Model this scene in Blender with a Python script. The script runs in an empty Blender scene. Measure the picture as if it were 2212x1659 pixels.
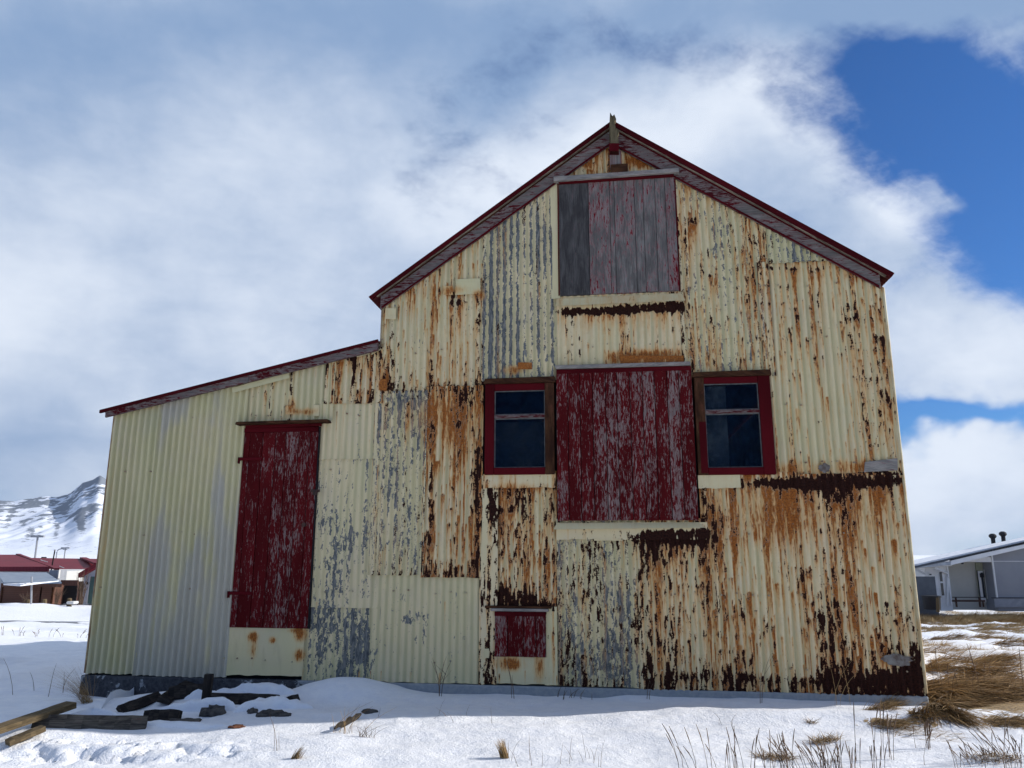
import bpy, bmesh, math, random
import numpy as np
from mathutils import Vector, Matrix
R_ = math.radians
random.seed(7)
sc = bpy.context.scene
col = sc.collection

# ------------------------------------------------------------------ camera
PITCH, ROLL, YAW, DIST, HC, FPX = R_(12.4), R_(0.15), R_(7.6), 8.2, 1.55, 1662.0
F0 = Vector((0, math.cos(PITCH), math.sin(PITCH))); U0 = Vector((0, -math.sin(PITCH), math.cos(PITCH))); X0 = Vector((1, 0, 0))
RV = X0*math.cos(ROLL)+U0*math.sin(ROLL); UV = U0*math.cos(ROLL)-X0*math.sin(ROLL)
cam = bpy.data.cameras.new("camera"); camo = bpy.data.objects.new("camera", cam); col.objects.link(camo)
camo.matrix_world = Matrix(((RV.x, UV.x, -F0.x, 0), (RV.y, UV.y, -F0.y, 0), (RV.z, UV.z, -F0.z, HC), (0, 0, 0, 1)))
cam.sensor_width = 36; cam.lens = 36*FPX/2212; cam.clip_end = 9000; cam.clip_start = 0.05
sc.camera = camo
sc.view_settings.view_transform = 'Standard'; sc.view_settings.look = 'None'
sc.view_settings.exposure = 0.14; sc.view_settings.gamma = 1.0
sc.cycles.max_bounces = 6; sc.cycles.diffuse_bounces = 4

# ------------------------------------------------------------------ node helper
class NT:
    def __init__(s, t): s.t = t; s.n = t.nodes; s.l = t.links
    def put(s, sock, v):
        if v is None: return
        if isinstance(v, bpy.types.NodeSocket): s.l.new(v, sock)
        else:
            if isinstance(v, (tuple, list)) and len(v) == 3 and sock.type == 'RGBA': v = (*v, 1)
            sock.default_value = v
    def m(s, op, a, b=None, c=None, clamp=False):
        n = s.n.new('ShaderNodeMath'); n.operation = op; n.use_clamp = clamp
        s.put(n.inputs[0], a); s.put(n.inputs[1], b); s.put(n.inputs[2], c); return n.outputs[0]
    def add(s, a, b): return s.m('ADD', a, b)
    def sub(s, a, b): return s.m('SUBTRACT', a, b)
    def mul(s, a, b): return s.m('MULTIPLY', a, b)
    def vm(s, op, a, b=None):
        n = s.n.new('ShaderNodeVectorMath'); n.operation = op; s.put(n.inputs[0], a); s.put(n.inputs[1], b)
        return n.outputs['Value'] if op == 'DOT_PRODUCT' else n.outputs[0]
    def noise(s, vec, scale=5, detail=4, rough=.5, dist=0, lac=2.0, color=False):
        n = s.n.new('ShaderNodeTexNoise'); s.put(n.inputs['Vector'], vec); s.put(n.inputs['Scale'], scale)
        s.put(n.inputs['Detail'], detail); s.put(n.inputs['Roughness'], rough); s.put(n.inputs['Distortion'], dist); s.put(n.inputs['Lacunarity'], lac)
        return n.outputs['Color' if color else 'Fac']
    def ss(s, v, lo, hi, a=0.0, b=1.0, lin=False):
        n = s.n.new('ShaderNodeMapRange'); n.interpolation_type = 'LINEAR' if lin else 'SMOOTHSTEP'
        for i, x in enumerate((v, lo, hi, a, b)): s.put(n.inputs[i], x)
        return n.outputs[0]
    def mix(s, f, a, b, mode='MIX'):
        n = s.n.new('ShaderNodeMix'); n.data_type = 'RGBA'; n.blend_type = mode
        s.put(n.inputs[0], f); s.put(n.inputs[6], a); s.put(n.inputs[7], b); return n.outputs[2]
    def xyz(s, v):
        n = s.n.new('ShaderNodeSeparateXYZ'); s.put(n.inputs[0], v); return n.outputs
    def comb(s, x, y, z):
        n = s.n.new('ShaderNodeCombineXYZ'); s.put(n.inputs[0], x); s.put(n.inputs[1], y); s.put(n.inputs[2], z); return n.outputs[0]
    def attr(s, name):
        n = s.n.new('ShaderNodeAttribute'); n.attribute_name = name; return n.outputs
    def coord(s, k='Object'): return s.n.new('ShaderNodeTexCoord').outputs[k]
    def bump(s, h, strength=.5, dist=.01):
        n = s.n.new('ShaderNodeBump'); s.put(n.inputs['Strength'], strength); s.put(n.inputs['Distance'], dist); s.put(n.inputs['Height'], h); return n.outputs[0]

def material(name):
    m = bpy.data.materials.new(name); m.use_nodes = True
    t = NT(m.node_tree); return m, t, m.node_tree.nodes['Principled BSDF']

# ------------------------------------------------------------------ pixel helpers (2212 x 1659 photograph units -> world)
def rayd(px, py): return RV*(px-1106)+UV*(829.5-py)+F0*FPX
FD = Vector((math.cos(YAW), -math.sin(YAW), 0)); FN = Vector((math.sin(YAW), math.cos(YAW), 0)); FO = Vector((0, DIST, 0)); CP = Vector((0, 0, HC))
def FP(px, py, off=0.0):
    v = rayd(px, py); t = (FO-FN*off-CP).dot(FN)/v.dot(FN); P = CP+v*t
    return ((P-FO).dot(FD), P.z)
def AT(px, py, Y):
    v = rayd(px, py); return CP+v*(Y/v.y)
def cam_az(px, py):
    v = rayd(px, py); return (v.x/v.y, v.z/v.y)

# ------------------------------------------------------------------ sun
SUN_EL, SUN_AZ = R_(27), R_(8.0)   # azimuth measured from +X towards +Y
SD = Vector((math.cos(SUN_AZ)*math.cos(SUN_EL), math.sin(SUN_AZ)*math.cos(SUN_EL), math.sin(SUN_EL)))
sl = bpy.data.lights.new("sun", 'SUN'); sl.energy = 5.0; sl.angle = R_(0.6); sl.color = (1, .95, .88)
so = bpy.data.objects.new("sun", sl); col.objects.link(so); so.rotation_euler = SD.to_track_quat('Z', 'Y').to_euler()

# ------------------------------------------------------------------ world
w = bpy.data.worlds.new("World"); sc.world = w; w.use_nodes = True
t = NT(w.node_tree); bg = w.node_tree.nodes['Background']; bg.inputs[1].default_value = 0.1
sky = t.n.new('ShaderNodeTexSky'); sky.sky_type = 'NISHITA'; sky.sun_disc = False
sky.sun_elevation = SUN_EL; sky.sun_rotation = math.pi/2-SUN_AZ; sky.air_density = 1.0; sky.dust_density = 0.3; sky.ozone_density = 3.0
d = t.coord('Generated'); dx, dy, dz = t.xyz(d)
dyc = t.m('MAXIMUM', dy, 0.08); A = t.m('DIVIDE', dx, dyc); B = t.m('DIVIDE', dz, dyc)
wv = t.noise(t.vm('MULTIPLY', d, (1, 1, 1)), 3.2, 5, .55, color=True)
wx, wy, wz = t.xyz(wv)
A = t.add(A, t.mul(t.sub(wx, .5), .34)); B = t.add(B, t.mul(t.sub(wy, .5), .28))
def blobs(lst, base):
    acc = base
    for (px, py, rx, ry, ang, amp) in lst:
        a0, b0 = cam_az(px, py); k = FPX; c, s_ = math.cos(R_(ang)), math.sin(R_(ang))
        u = t.sub(A, a0); v = t.sub(B, b0)
        uu = t.mul(t.add(t.mul(u, c), t.mul(v, s_)), k/rx); vv = t.mul(t.sub(t.mul(v, c), t.mul(u, s_)), k/ry)
        e = t.m('EXPONENT', t.mul(t.add(t.mul(uu, uu), t.mul(vv, vv)), -1.0))
        acc = t.m('MULTIPLY_ADD', e, amp, acc)
    return acc
cov = blobs([(350, 500, 750, 600, 0, .75), (2150, 300, 380, 190, -35, -1.75), (2210, 560, 210, 160, 20, -1.15), (1840, 300, 170, 150, -35, -.75), (2000, 180, 260, 70, -10, -.6), (2080, 925, 260, 30, 3, -1.3), (1000, 190, 220, 100, 35, -.42),
             (1060, 340, 120, 60, 40, -.12), (1930, 640, 100, 50, 30, -.3), (1330, 60, 160, 60, -10, -.3), (1900, 560, 200, 60, -35, .35), (1900, 0, 600, 90, 3, 1.0), (2080, 730, 150, 90, 20, .45),
             (1500, 330, 420, 140, -32, .35), (2050, 420, 90, 45, 0, .5), (2140, 1060, 240, 80, 0, .5)], .80)
n1 = t.noise(d, 4.2, 10, .58, .3); n2 = t.noise(t.vm('MULTIPLY', d, (1, 1, 2.0)), 11, 8, .6, .2)
cov = t.add(cov, t.mul(t.sub(n1, .5), 1.5)); cov = t.add(cov, t.mul(t.sub(n2, .5), .95))
cov = t.sub(cov, t.ss(dy, 0, -.5, 0, .45)); cov = t.add(cov, t.mul(t.sub(t.noise(t.vm('MULTIPLY', d, (1, 1, 1.6)), 26, 8, .66), .5), .55)); cr, sr = math.cos(R_(38)), math.sin(R_(38)); AU = t.add(t.mul(A, cr), t.mul(B, -sr)); AV = t.add(t.mul(A, sr), t.mul(B, cr)); wsp = t.noise(t.comb(t.mul(AU, 1.6), t.mul(AV, 7.0), 0.0), 1.6, 9, .62, .4); cov = t.add(cov, t.mul(t.sub(wsp, .5), .9)); covm = t.ss(cov, -.05, 1.0)
bri = blobs([(1400, 330, 330, 110, 30, .45), (1700, 250, 260, 120, -35, .35), (1000, 400, 230, 110, 10, .25), (480, 420, 330, 200, -20, .22), (60, 680, 200, 140, 0, .3), (600, 700, 300, 150, 0, .12),
             (1950, 470, 200, 70, -40, .45), (2150, 760, 150, 120, 0, .35), (2120, 1010, 200, 60, 0, .35), (700, 60, 900, 130, 0, -.35), (80, 200, 250, 220, 0, -.2), (130, 1010, 200, 60, 0, -.18), (1050, 200, 160, 80, 30, -.3), (1950, 10, 500, 100, 3, -.5), (500, 950, 300, 80, 0, .1)], .42)
n3 = t.noise(d, 3.4, 8, .55, .2)
bri = t.add(bri, t.mul(t.sub(n3, .5), .9)); bri = t.add(bri, t.mul(t.sub(n2, .5), .45))
brm = t.ss(bri, .0, .95)
ccol = t.mix(brm, (2.3, 3.45, 5.5), (7.2, 7.85, 8.9))
blue = t.mix(1.0, sky.outputs[0], (.20, .52, .93), 'MULTIPLY')
hz = t.ss(dz, .0, .14, .5, 0.0)
blue = t.mix(hz, blue, (5.2, 6.2, 7.8))
t.put(bg.inputs[0], t.mix(covm, blue, ccol))

# ------------------------------------------------------------------ numpy noise
def _h(ix, iy, seed):
    n = (ix.astype(np.int64)*374761393 + iy.astype(np.int64)*668265263 + seed*974634777) & 0xffffffff
    n = ((n ^ (n >> 13))*1274126177) & 0xffffffff
    n = (n ^ (n >> 16)); n = (n*2246822519) & 0xffffffff
    return ((n ^ (n >> 15)) & 0xffffff)/float(0xffffff)
def vn(x, y, seed=0):
    x = np.asarray(x, float); y = np.asarray(y, float)
    ix = np.floor(x); iy = np.floor(y); fx = x-ix; fy = y-iy; fx = fx*fx*(3-2*fx); fy = fy*fy*(3-2*fy)
    a = _h(ix, iy, seed); b = _h(ix+1, iy, seed); c = _h(ix, iy+1, seed); d_ = _h(ix+1, iy+1, seed)
    return a+(b-a)*fx+(c-a)*fy+(a-b-c+d_)*fx*fy
def fbm(x, y, seed=0, oct=4, g=.5):
    s = 0; a = 1; n = 0
    for i in range(oct):
        s = s+a*vn(x*2**i+i*17.3, y*2**i+i*9.1, seed+i*31); n += a; a *= g
    return s/n
def sstep(x, a, b):
    q = np.clip((x-a)/(b-a), 0, 1); return q*q*(3-2*q)

# ------------------------------------------------------------------ object helpers
def tag(o, label=None, cat=None, group=None, kind=None):
    if label: o['label'] = label
    if cat: o['category'] = cat
    if group: o['group'] = group
    if kind: o['kind'] = kind
    return o
def empty(name, loc, rz=0, **k):
    o = bpy.data.objects.new(name, None); o.empty_display_size = .2; col.objects.link(o); o.location = loc; o.rotation_euler = (0, 0, rz); return tag(o, **k)
def npmesh(name, verts, faces, mat=None, parent=None, smooth=False, colattr=None, uv=None):
    me = bpy.data.meshes.new(name); verts = np.asarray(verts, np.float32); faces = np.asarray(faces, np.int32)
    k = faces.shape[1]
    me.vertices.add(len(verts)); me.vertices.foreach_set('co', verts.ravel())
    me.loops.add(faces.size); me.loops.foreach_set('vertex_index', faces.ravel())
    me.polygons.add(len(faces)); me.polygons.foreach_set('loop_start', np.arange(0, faces.size, k, dtype=np.int32)); me.polygons.foreach_set('loop_total', np.full(len(faces), k, np.int32))
    if smooth: me.polygons.foreach_set('use_smooth', np.ones(len(faces), bool))
    me.update(calc_edges=True)
    for an, arr in (colattr or {}).items():
        a = me.attributes.new(an, 'FLOAT_COLOR', 'POINT'); a.data.foreach_set('color', np.asarray(arr, np.float32).ravel())
    if mat: me.materials.append(mat)
    o = bpy.data.objects.new(name, me); col.objects.link(o)
    if parent: o.parent = parent
    return o
class MB:
    """collects oriented boxes / tubes / polygons; every face gets uv = (across, along the grain) in metres"""
    def __init__(s): s.v = []; s.f = []; s.uv = []; s.k = 0
    def face(s, pts, uvs):
        i = len(s.v); s.v += [tuple(p) for p in pts]; s.f.append(tuple(range(i, i+len(pts)))); s.uv += uvs
    def hexa(s, P, grain=2):
        # P: 8 points  index = x + 2y + 4z ; shared verts so bevels work
        i = len(s.v); s.v += [tuple(p) for p in P]; s.k += 1
        q = [(0, 2, 3, 1), (4, 5, 7, 6), (0, 1, 5, 4), (2, 6, 7, 3), (0, 4, 6, 2), (1, 3, 7, 5)]
        V = [Vector(p) for p in P]; ax = [(V[1]-V[0]), (V[2]-V[0]), (V[4]-V[0])]
        g = ax[grain].normalized(); oth = [ax[j] for j in range(3) if j != grain]
        ctr = V[0]; r = s.k*3.17
        for n, f in enumerate(q):
            s.f.append(tuple(i+j for j in f))
            na = [2, 2, 1, 1, 0, 0][n]
            ac = [j for j in range(3) if j not in (grain, na)][0]
            a = ax[ac].normalized()
            for j in f:
                dd = V[j]-ctr; s.uv.append((dd.dot(a)+r+n*.37*(0 if na == grain else 1), dd.dot(g)+r*.7))
        return s
    def box(s, c, d, rot=None, grain=2):
        M = rot or Matrix.Identity(3); c = Vector(c); P = []
        for z in (-.5, .5):
            for y in (-.5, .5):
                for x in (-.5, .5): P.append(c+M@Vector((x*d[0], y*d[1], z*d[2])))
        return s.hexa(P, grain)
    def span(s, x0, x1, y0, y1, z0, z1, grain=2): return s.box(((x0+x1)/2, (y0+y1)/2, (z0+z1)/2), (x1-x0, y1-y0, z1-z0), None, grain)
    def quadbox(s, q, y0, y1, grain=0):
        """q: 4 (x,z) corners BL BR TL TR, extruded y0..y1"""
        P = []
        for (a, b) in ((0, 1), (2, 3)):
            for y in (y0, y1):
                for k in (a, b): P.append((q[k][0], y, q[k][1]))
        return s.hexa(P, grain)
    def tube(s, pts, rads, n=6, cap=True):
        pts = [Vector(p) for p in pts]; i0 = len(s.v); up = Vector((0, 0, 1)); L = 0
        for k, p in enumerate(pts):
            tg = (pts[min(k+1, len(pts)-1)]-pts[max(k-1, 0)]).normalized(); a = tg.cross(up if abs(tg.z) < .95 else Vector((1, 0, 0))).normalized(); b = tg.cross(a)
            r = rads[k] if hasattr(rads, '__len__') else rads
            for j in range(n):
                th = 2*math.pi*j/n; s.v.append(tuple(p+a*math.cos(th)*r+b*math.sin(th)*r))
        for k in range(len(pts)-1):
            for j in range(n):
                f = (i0+k*n+j, i0+k*n+(j+1) % n, i0+(k+1)*n+(j+1) % n, i0+(k+1)*n+j); s.f.append(f); s.uv += [(j*.02, k*.1), (j*.02+.02, k*.1), (j*.02+.02, k*.1+.1), (j*.02, k*.1+.1)]
        if cap:
            for k0 in (0, len(pts)-1):
                f = tuple(i0+k0*n+j for j in range(n)); s.f.append(f if k0 else f[::-1]); s.uv += [(0, 0)]*n
        return s
    def build(s, name, mat, parent=None, bevel=0, smooth=False):
        me = bpy.data.meshes.new(name); me.from_pydata(s.v, [], s.f); me.update()
        ul = me.uv_layers.new(name='UVMap'); ul.data.foreach_set('uv', np.array(s.uv, np.float32).ravel())
        if mat: me.materials.append(mat)
        if smooth: me.polygons.foreach_set('use_smooth', [True]*len(me.polygons))
        o = bpy.data.objects.new(name, me); col.objects.link(o)
        if parent: o.parent = parent
        if bevel:
            b = o.modifiers.new('bevel', 'BEVEL'); b.width = bevel; b.segments = 1; b.limit_method = 'ANGLE'
        return o

# ------------------------------------------------------------------ materials
def m_plain(name, c, rough=.7, c2=None, scale=3, metal=0, bump=0, spec=.3):
    m, t, p = material(name); o = t.coord(); n = t.noise(o, scale, 6, .6)
    t.put(p.inputs['Base Color'], t.mix(t.ss(n, .3, .7), c, c2 or tuple(x*.8 for x in c))); p.inputs['Roughness'].default_value = rough; p.inputs['Metallic'].default_value = metal
    p.inputs['Specular IOR Level'].default_value = spec
    if bump: t.put(p.inputs['Normal'], t.bump(t.noise(o, scale*12, 5, .6), bump, .01))
    return m

def m_metal(name):
    m, t, p = material(name)
    C, V, Fc, Al = [t.attr('wear')[i] for i in (0, 1, 2, 3)]
    sep = t.n.new('ShaderNodeSeparateColor'); t.put(sep.inputs[0], C); dk, gy, og = sep.outputs[0], sep.outputs[1], sep.outputs[2]
    C2 = t.attr('tone')[0]; s2 = t.n.new('ShaderNodeSeparateColor'); t.put(s2.inputs[0], C2); tone, val, pale = s2.outputs
    o = t.coord(); ox, oy, oz = t.xyz(o)
    pv = t.comb(ox, 0.0, oz); st = t.comb(ox, 0.0, t.mul(oz, .22))
    nf = t.noise(pv, 60, 5, .68, .3); nst = t.noise(st, 56, 5, .6, .5); nl = t.noise(pv, 2.1, 5, .6); nm = t.noise(st, 12, 5, .6)
    fine = t.add(t.mul(t.sub(nf, .5), 1.1), t.mul(t.sub(nst, .5), .8))
    base = t.mix(t.ss(tone, 0, 1, lin=True), (.71, .575, .345), (.575, .52, .29))
    base = t.mix(t.mul(t.ss(nl, .45, .75), .5), base, (.60, .50, .36))
    base = t.mix(t.mul(t.ss(val, 0, 1), .50), base, (.29, .29, .15))         # trough dirt, strengthened to paint the corrugation's shading into the colour
    base = t.mix(t.mul(t.ss(nm, .50, .75), .3), base, (.38, .31, .18))
    base = t.mix(t.mul(pale, .7), base, (.41, .385, .35))
    # grey primer
    gm = t.ss(t.add(gy, t.mul(fine, .75)), -.03, .05)
    gcol = t.mix(t.ss(nst, .35, .65), (.066, .074, .078), (.20, .20, .185))
    base = t.mix(gm, base, gcol)
    # orange run-off
    base = t.mix(t.mul(t.ss(t.add(og, t.mul(t.sub(nst, .5), .5)), .03, .55), .66), base, (.60, .29, .075))
    ogn = t.add(og, t.mul(t.mul(t.sub(nst, .5), 2.0), t.ss(og, .02, .4)))
    om = t.ss(ogn, .36, .85)
    ocol = t.mix(t.ss(nf, .35, .65), (.40, .125, .018), (.16, .042, .010))
    base = t.mix(t.mul(om, .95), base, ocol)
    # bare dark rust, with a lifted cream rim of paint
    dn = t.add(dk, t.mul(fine, .60)); dm = t.ss(dn, -.015, .035)
    rim = t.mul(t.ss(dn, -.10, -.03), t.ss(dn, .02, -.02))
    base = t.mix(t.mul(rim, .3), base, (.62, .52, .34))
    dcol = t.mix(t.ss(nf, .3, .62), (.006, .003, .003), (.034, .011, .007))
    base = t.mix(dm, base, dcol)
    t.put(p.inputs['Base Color'], base); p.inputs['Specular IOR Level'].default_value = .10
    t.put(p.inputs['Roughness'], t.mix(dm, (.55, .55, .55), (.9, .9, .9)))
    hh = t.add(t.mul(dm, -1.0), t.mul(nf, .35)); t.put(p.inputs['Normal'], t.bump(hh, .55, .004))
    return m
M_METAL = m_metal("rusted_painted_iron")

def m_wood(name, cov, paint=(.105, .007, .0085), wood=(.20, .16, .145), wood2=(.31, .24, .215), isl=.12, sc=1.0, stain=0, paint2=None):
    m, t, p = material(name); uv = t.coord('UV'); ux, uy, _ = t.xyz(uv)
    g = t.n.new('ShaderNodeNewGeometry'); rnd = g.outputs['Random Per Island']; off = t.mul(rnd, 40.0)
    fine = t.comb(t.add(t.mul(ux, 1.0), off), t.mul(uy, .16), off); med = t.comb(t.add(ux, off), t.mul(uy, .28), off)
    nf = t.noise(fine, 80*sc, 6, .68, .9); nm = t.noise(med, 16*sc, 6, .62, .5); nl = t.noise(med, 3.2*sc, 3, .5); gr = t.noise(t.comb(t.add(ux, off), t.mul(uy, .035), off), 150, 4, .6, .8)
    v = t.add(t.add(t.mul(nf, 1.0), t.mul(nm, .52)), t.mul(nl, .33)); v = t.add(v, t.mul(t.sub(rnd, .5), isl*.6))
    th = .925+(.5-cov)*.62
    pm = t.ss(v, th-.014, th+.014)
    wc = t.mix(t.ss(nm, .35, .65), wood, wood2); wc = t.mix(t.mul(t.ss(gr, .42, .62), .5), wc, tuple(x*.35 for x in wood))
    wc = t.mix(t.mul(t.ss(v, th-.16, th-.02), .2), wc, (paint[0]*2.2, paint[1]*6, paint[2]*5))
    pc = t.mix(t.ss(nl, .35, .65), paint, paint2 or tuple(x*.62 for x in paint))
    c = t.mix(pm, wc, pc)
    if stain: c = t.mix(t.mul(t.ss(nl, .5, .7), stain), c, (.06, .035, .012))
    t.put(p.inputs['Base Color'], c); p.inputs['Roughness'].default_value = .85; p.inputs['Specular IOR Level'].default_value = .06
    t.put(p.inputs['Normal'], t.bump(t.add(t.mul(gr, .6), t.mul(pm, .5)), .6, .003))
    return m
W_GREY = m_wood("weathered_grey_boards", .29, (.20, .008, .016), (.125, .115, .105), (.22, .205, .185), .05, sc=.75)
W_DARK = m_wood("dark_weathered_board", .02, (.2, .012, .02), (.055, .051, .05), (.10, .094, .09), 0, sc=.6)
W_RED = m_wood("flaking_red_boards", .56)
W_DOOR = m_wood("flaking_red_door", .62)
W_SMALL = m_wood("flaking_red_small", .55)
W_BARGE = m_wood("flaking_barge_board", .38, (.10, .008, .012), (.145, .13, .118), (.23, .205, .182), .1, sc=.8)
W_SOLID = m_wood("solid_red_wood", .92, (.085, .0045, .0075))
W_FRAME = m_wood("red_window_frame", 1.25, (.085, .0045, .0075))
W_ROT = m_wood("rotten_brown_wood", .12, (.11, .012, .012), (.036, .015, .009), (.085, .038, .018), .1)
W_PALE = m_wood("pale_weathered_strip", .16, (.13, .012, .018), (.21, .195, .18), (.33, .30, .26), .1)
W_PLANK = m_wood("old_brown_plank", 0.0, (.1, .01, .01), (.10, .075, .045), (.17, .125, .07), .1)
W_CHAR = m_wood("wet_dark_plank", 0.0, (.1, .01, .01), (.022, .020, .020), (.06, .05, .042), .1)
W_GRPL = m_wood('grey_brown_plank', 0.0, (.1, .01, .01), (.045, .040, .036), (.13, .115, .095), .1)
W_FASC = m_wood("painted_roof_edge", .90, (.070, .0045, .007))
W_SOFF = m_wood("brown_soffit_strip", .1, (.11, .012, .012), (.10, .075, .055), (.34, .28, .20), .1)

def m_glass(name):
    m, t, p = material(name); o = t.coord(); n = t.noise(o, 6, 5, .6); ns = t.noise(t.vm('MULTIPLY', o, (1, 1, .15)), 60, 4, .6)
    t.put(p.inputs['Base Color'], t.mix(t.mul(t.ss(ns, .45, .8), .6), (.001, .005, .014), (.010, .020, .028))); t.put(p.inputs['Roughness'], t.ss(n, .3, .7, .03, .10)); p.inputs['IOR'].default_value = 1.5; p.inputs['Specular IOR Level'].default_value = .25
    t.put(p.inputs['Alpha'], t.ss(n, .3, .7, .25, .6)); p.inputs['Specular Tint'].default_value = (.3, .45, .7, 1)
    return m
M_GLASS = m_glass("dusty_window_glass")
M_DARK = m_plain("dark_interior", (.01, .01, .012), .9)
M_PUTTY = m_plain("old_putty", (.07, .08, .085), .8, (.16, .16, .15), 20)
M_IRON = m_plain("rusty_black_iron", (.03, .018, .015), .7, (.07, .03, .02), 30)
M_CURT = m_plain("faded_curtain", (.16, .21, .24), .9, (.10, .14, .17), 9)

def m_plinth():
    m, t, p = material("peeling_painted_concrete"); o = t.coord(); ox, oy, oz = t.xyz(o); n = t.noise(o, 5, 7, .65, .4); nf = t.noise(o, 30, 5, .6)
    left = t.ss(ox, -1.2, -2.6, -.32, .16); v = t.add(n, left)
    c = t.mix(t.ss(nf, .3, .7), (.24, .26, .28), (.31, .32, .32)); c = t.mix(t.ss(v, .54, .57), c, t.mix(t.ss(nf, .3, .7), (.02, .022, .028), (.06, .062, .07)))
    t.put(p.inputs['Base Color'], c); p.inputs['Roughness'].default_value = .85; t.put(p.inputs['Normal'], t.bump(t.add(nf, t.mul(v, -1)), .5, .01)); return m
M_PLINTH = m_plinth()

def m_snow():
    m, t, p = material("snow"); o = t.coord(); n = t.noise(o, 9, 8, .62); n2 = t.noise(o, 60, 6, .65); n3 = t.noise(o, 2.2, 6, .6, .4); n4 = t.noise(t.vm('MULTIPLY', o, (.6, 1.5, 1)), 22, 5, .6, .5)
    sc_ = t.attr('soil')[2]
    c = t.mix(t.ss(n, .3, .7), (.80, .82, .87), (.88, .89, .91))
    br = t.mix(t.ss(n2, .3, .7), (.16, .105, .05), (.42, .30, .15))
    c = t.mix(t.ss(t.add(sc_, t.mul(t.sub(t.add(n4, n), 1.0), 1.3)), .42, .56), c, br)
    t.put(p.inputs['Base Color'], c); t.put(p.inputs['Roughness'], t.ss(n2, .3, .7, .45, .8)); p.inputs['Specular IOR Level'].default_value = .25
    p.inputs['Subsurface Weight'].default_value = 0.0
    h = t.add(t.add(t.mul(n, .8), t.mul(n2, .45)), t.add(t.mul(n3, .8), t.mul(n4, .35))); t.put(p.inputs['Normal'], t.bump(h, .55, .05)); return m
M_SNOW = m_snow()

# ------------------------------------------------------------------ ground
WALLY = lambda x: DIST-x*math.tan(YAW)
GB = []   # bumps  (x, y, rx, ry, h)
def wallpt(px, py):  # point of the facade as world xy
    u, z = FP(px, py); P = FO+FD*u; return P.x, P.y
for (px, fwd, rx, ry, h) in ((270, .05, .9, .45, -.10), (770, .25, .55, .40, .17), (690, .45, .4, .3, .06), (1000, .35, 1.2, .35, .03), (1870, .75, .5, .25, .07), (1960, .55, .35, .2, .05), (1700, .9, .7, .3, .05), (1560, .8, .8, .25, .03),
                             (430, .55, .55, .30, .07), (300, .8, .5, .25, .06), (560, .95, .5, .2, .05), (150, .2, .4, .5, .02), (250, 1.9, .55, .22, .10), (120, 2.05, .5, .25, .08), (350, 2.2, .35, .16, .04), (800, 1.1, 1.6, .3, .03)):
    x, y = wallpt(px, 1470); GB.append((x, y-fwd, rx, ry, h))
for (px, rx, h) in ((1150, .9, -.02), (1400, .9, .0), (1650, .9, .015), (1880, .8, -.02), (1990, .4, -.05)):
    x, y = wallpt(px, 1470); GB.append((x, y-.05, rx, .34, h))
def ground_h(x, y):
    x = np.asarray(x, float); y = np.asarray(y, float)
    b = np.interp(y, [-50, 2, 7, 9.5, 14, 20, 30, 41, 46, 60, 200, 3000], [-.1, .0, .12, .13, -.10, -.55, -1.35, -2.10, -2.25, -2.2, -3, -4])
    side = np.interp(x, [-30, -8, -4, 2, 4.5, 10, 40], [-.10, -.06, 0, .05, .10, .10, .15]); 
    near = np.clip((16-y)/8, 0, 1); b = b+side*near
    far = sstep(y, 8, 30)
    b = b+(fbm(x*.7, y*.9, 3, 4)-.5)*.20*(.5+far) + (fbm(x*2.3, y*3.0, 5, 3)-.5)*.05 + (fbm(x*.12, y*.12, 9, 3)-.5)*.5*far*np.clip(1-(y-60)/100, 0, 1)
    # hummocky broken snow on the right
    rr = sstep(x, 3.5, 6)*sstep(y, 4, 9); b = b+(fbm(x*1.2, y*2.6, 21, 4)-.45)*.30*rr
    for (cx, cy, rx, ry, h) in GB: b = b+h*np.exp(-(((x-cx)/rx)**2+((y-cy)/ry)**2))
    # trampled snow: lower left, and beside the grass at the right; footprints beyond on the left
    for (cx, cy, rx, ry, s_) in ((-3.05, 6.2, .85, .28, .10), (4.5, 6.6, .45, .3, .05), (-8.6, 11.6, 1.3, .8, .22), (-2.2, 6.05, .5, .15, .05)):
        m_ = np.exp(-(((x-cx)/rx)**2+((y-cy)/ry)**2)*1.3); b = b+m_*s_*(sstep(fbm(x*8+fbm(x*9, y*9, 8, 2)*2, y*11, 33, 4, .6), .42, .62)*1.0-.3)
    # snow bank between the road and the houses on the left
    lf = sstep(-x, 8, 14); b = b+lf*.45*np.exp(-((y-50.5)/3.2)**2) + lf*.12*np.exp(-((y-39.5)/1.0)**2)
    return b
def axis(segs):
    out = []
    for a, b_, st in segs: out += list(np.arange(a, b_, st))
    out.append(segs[-1][1]); return np.array(out)
gx = axis([(-3000, -400, 200), (-400, -80, 20), (-80, -26, 2), (-26, -10, .35), (-10, -5.5, .08), (-5.5, 6.5, .035), (6.5, 12, .08), (12, 30, .3), (30, 80, 2), (80, 400, 20), (400, 3000, 200)])
gy = axis([(-200, -10, 20), (-10, 3, 1), (3, 5, .15), (5, 9.2, .033), (9.2, 15, .09), (15, 30, .25), (30, 60, .4), (60, 100, 3), (100, 500, 40), (500, 4500, 250)])
GX, GY = np.meshgrid(gx, gy)
GZ = ground_h(GX, GY)
def soil(x, y):
    rr = sstep(x-.16*y, 2.2, 4.0)*sstep(y, 6.5, 9)*np.clip((75-y)/20, 0, 1)
    s_ = (fbm(x*.55, y*1.1, 41, 4)-.5)*1.9+.15+.14*sstep(y, 22, 44)
    v = rr*s_
    for (cx, cy, rx, ry, a) in SOILB: v = v+a*np.exp(-(((x-cx)/rx)**2+((y-cy)/ry)**2))
    band = sstep(x, 12, 16)*np.exp(-((y-46.5)/3.0)**2)*.45
    return v+band
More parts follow.
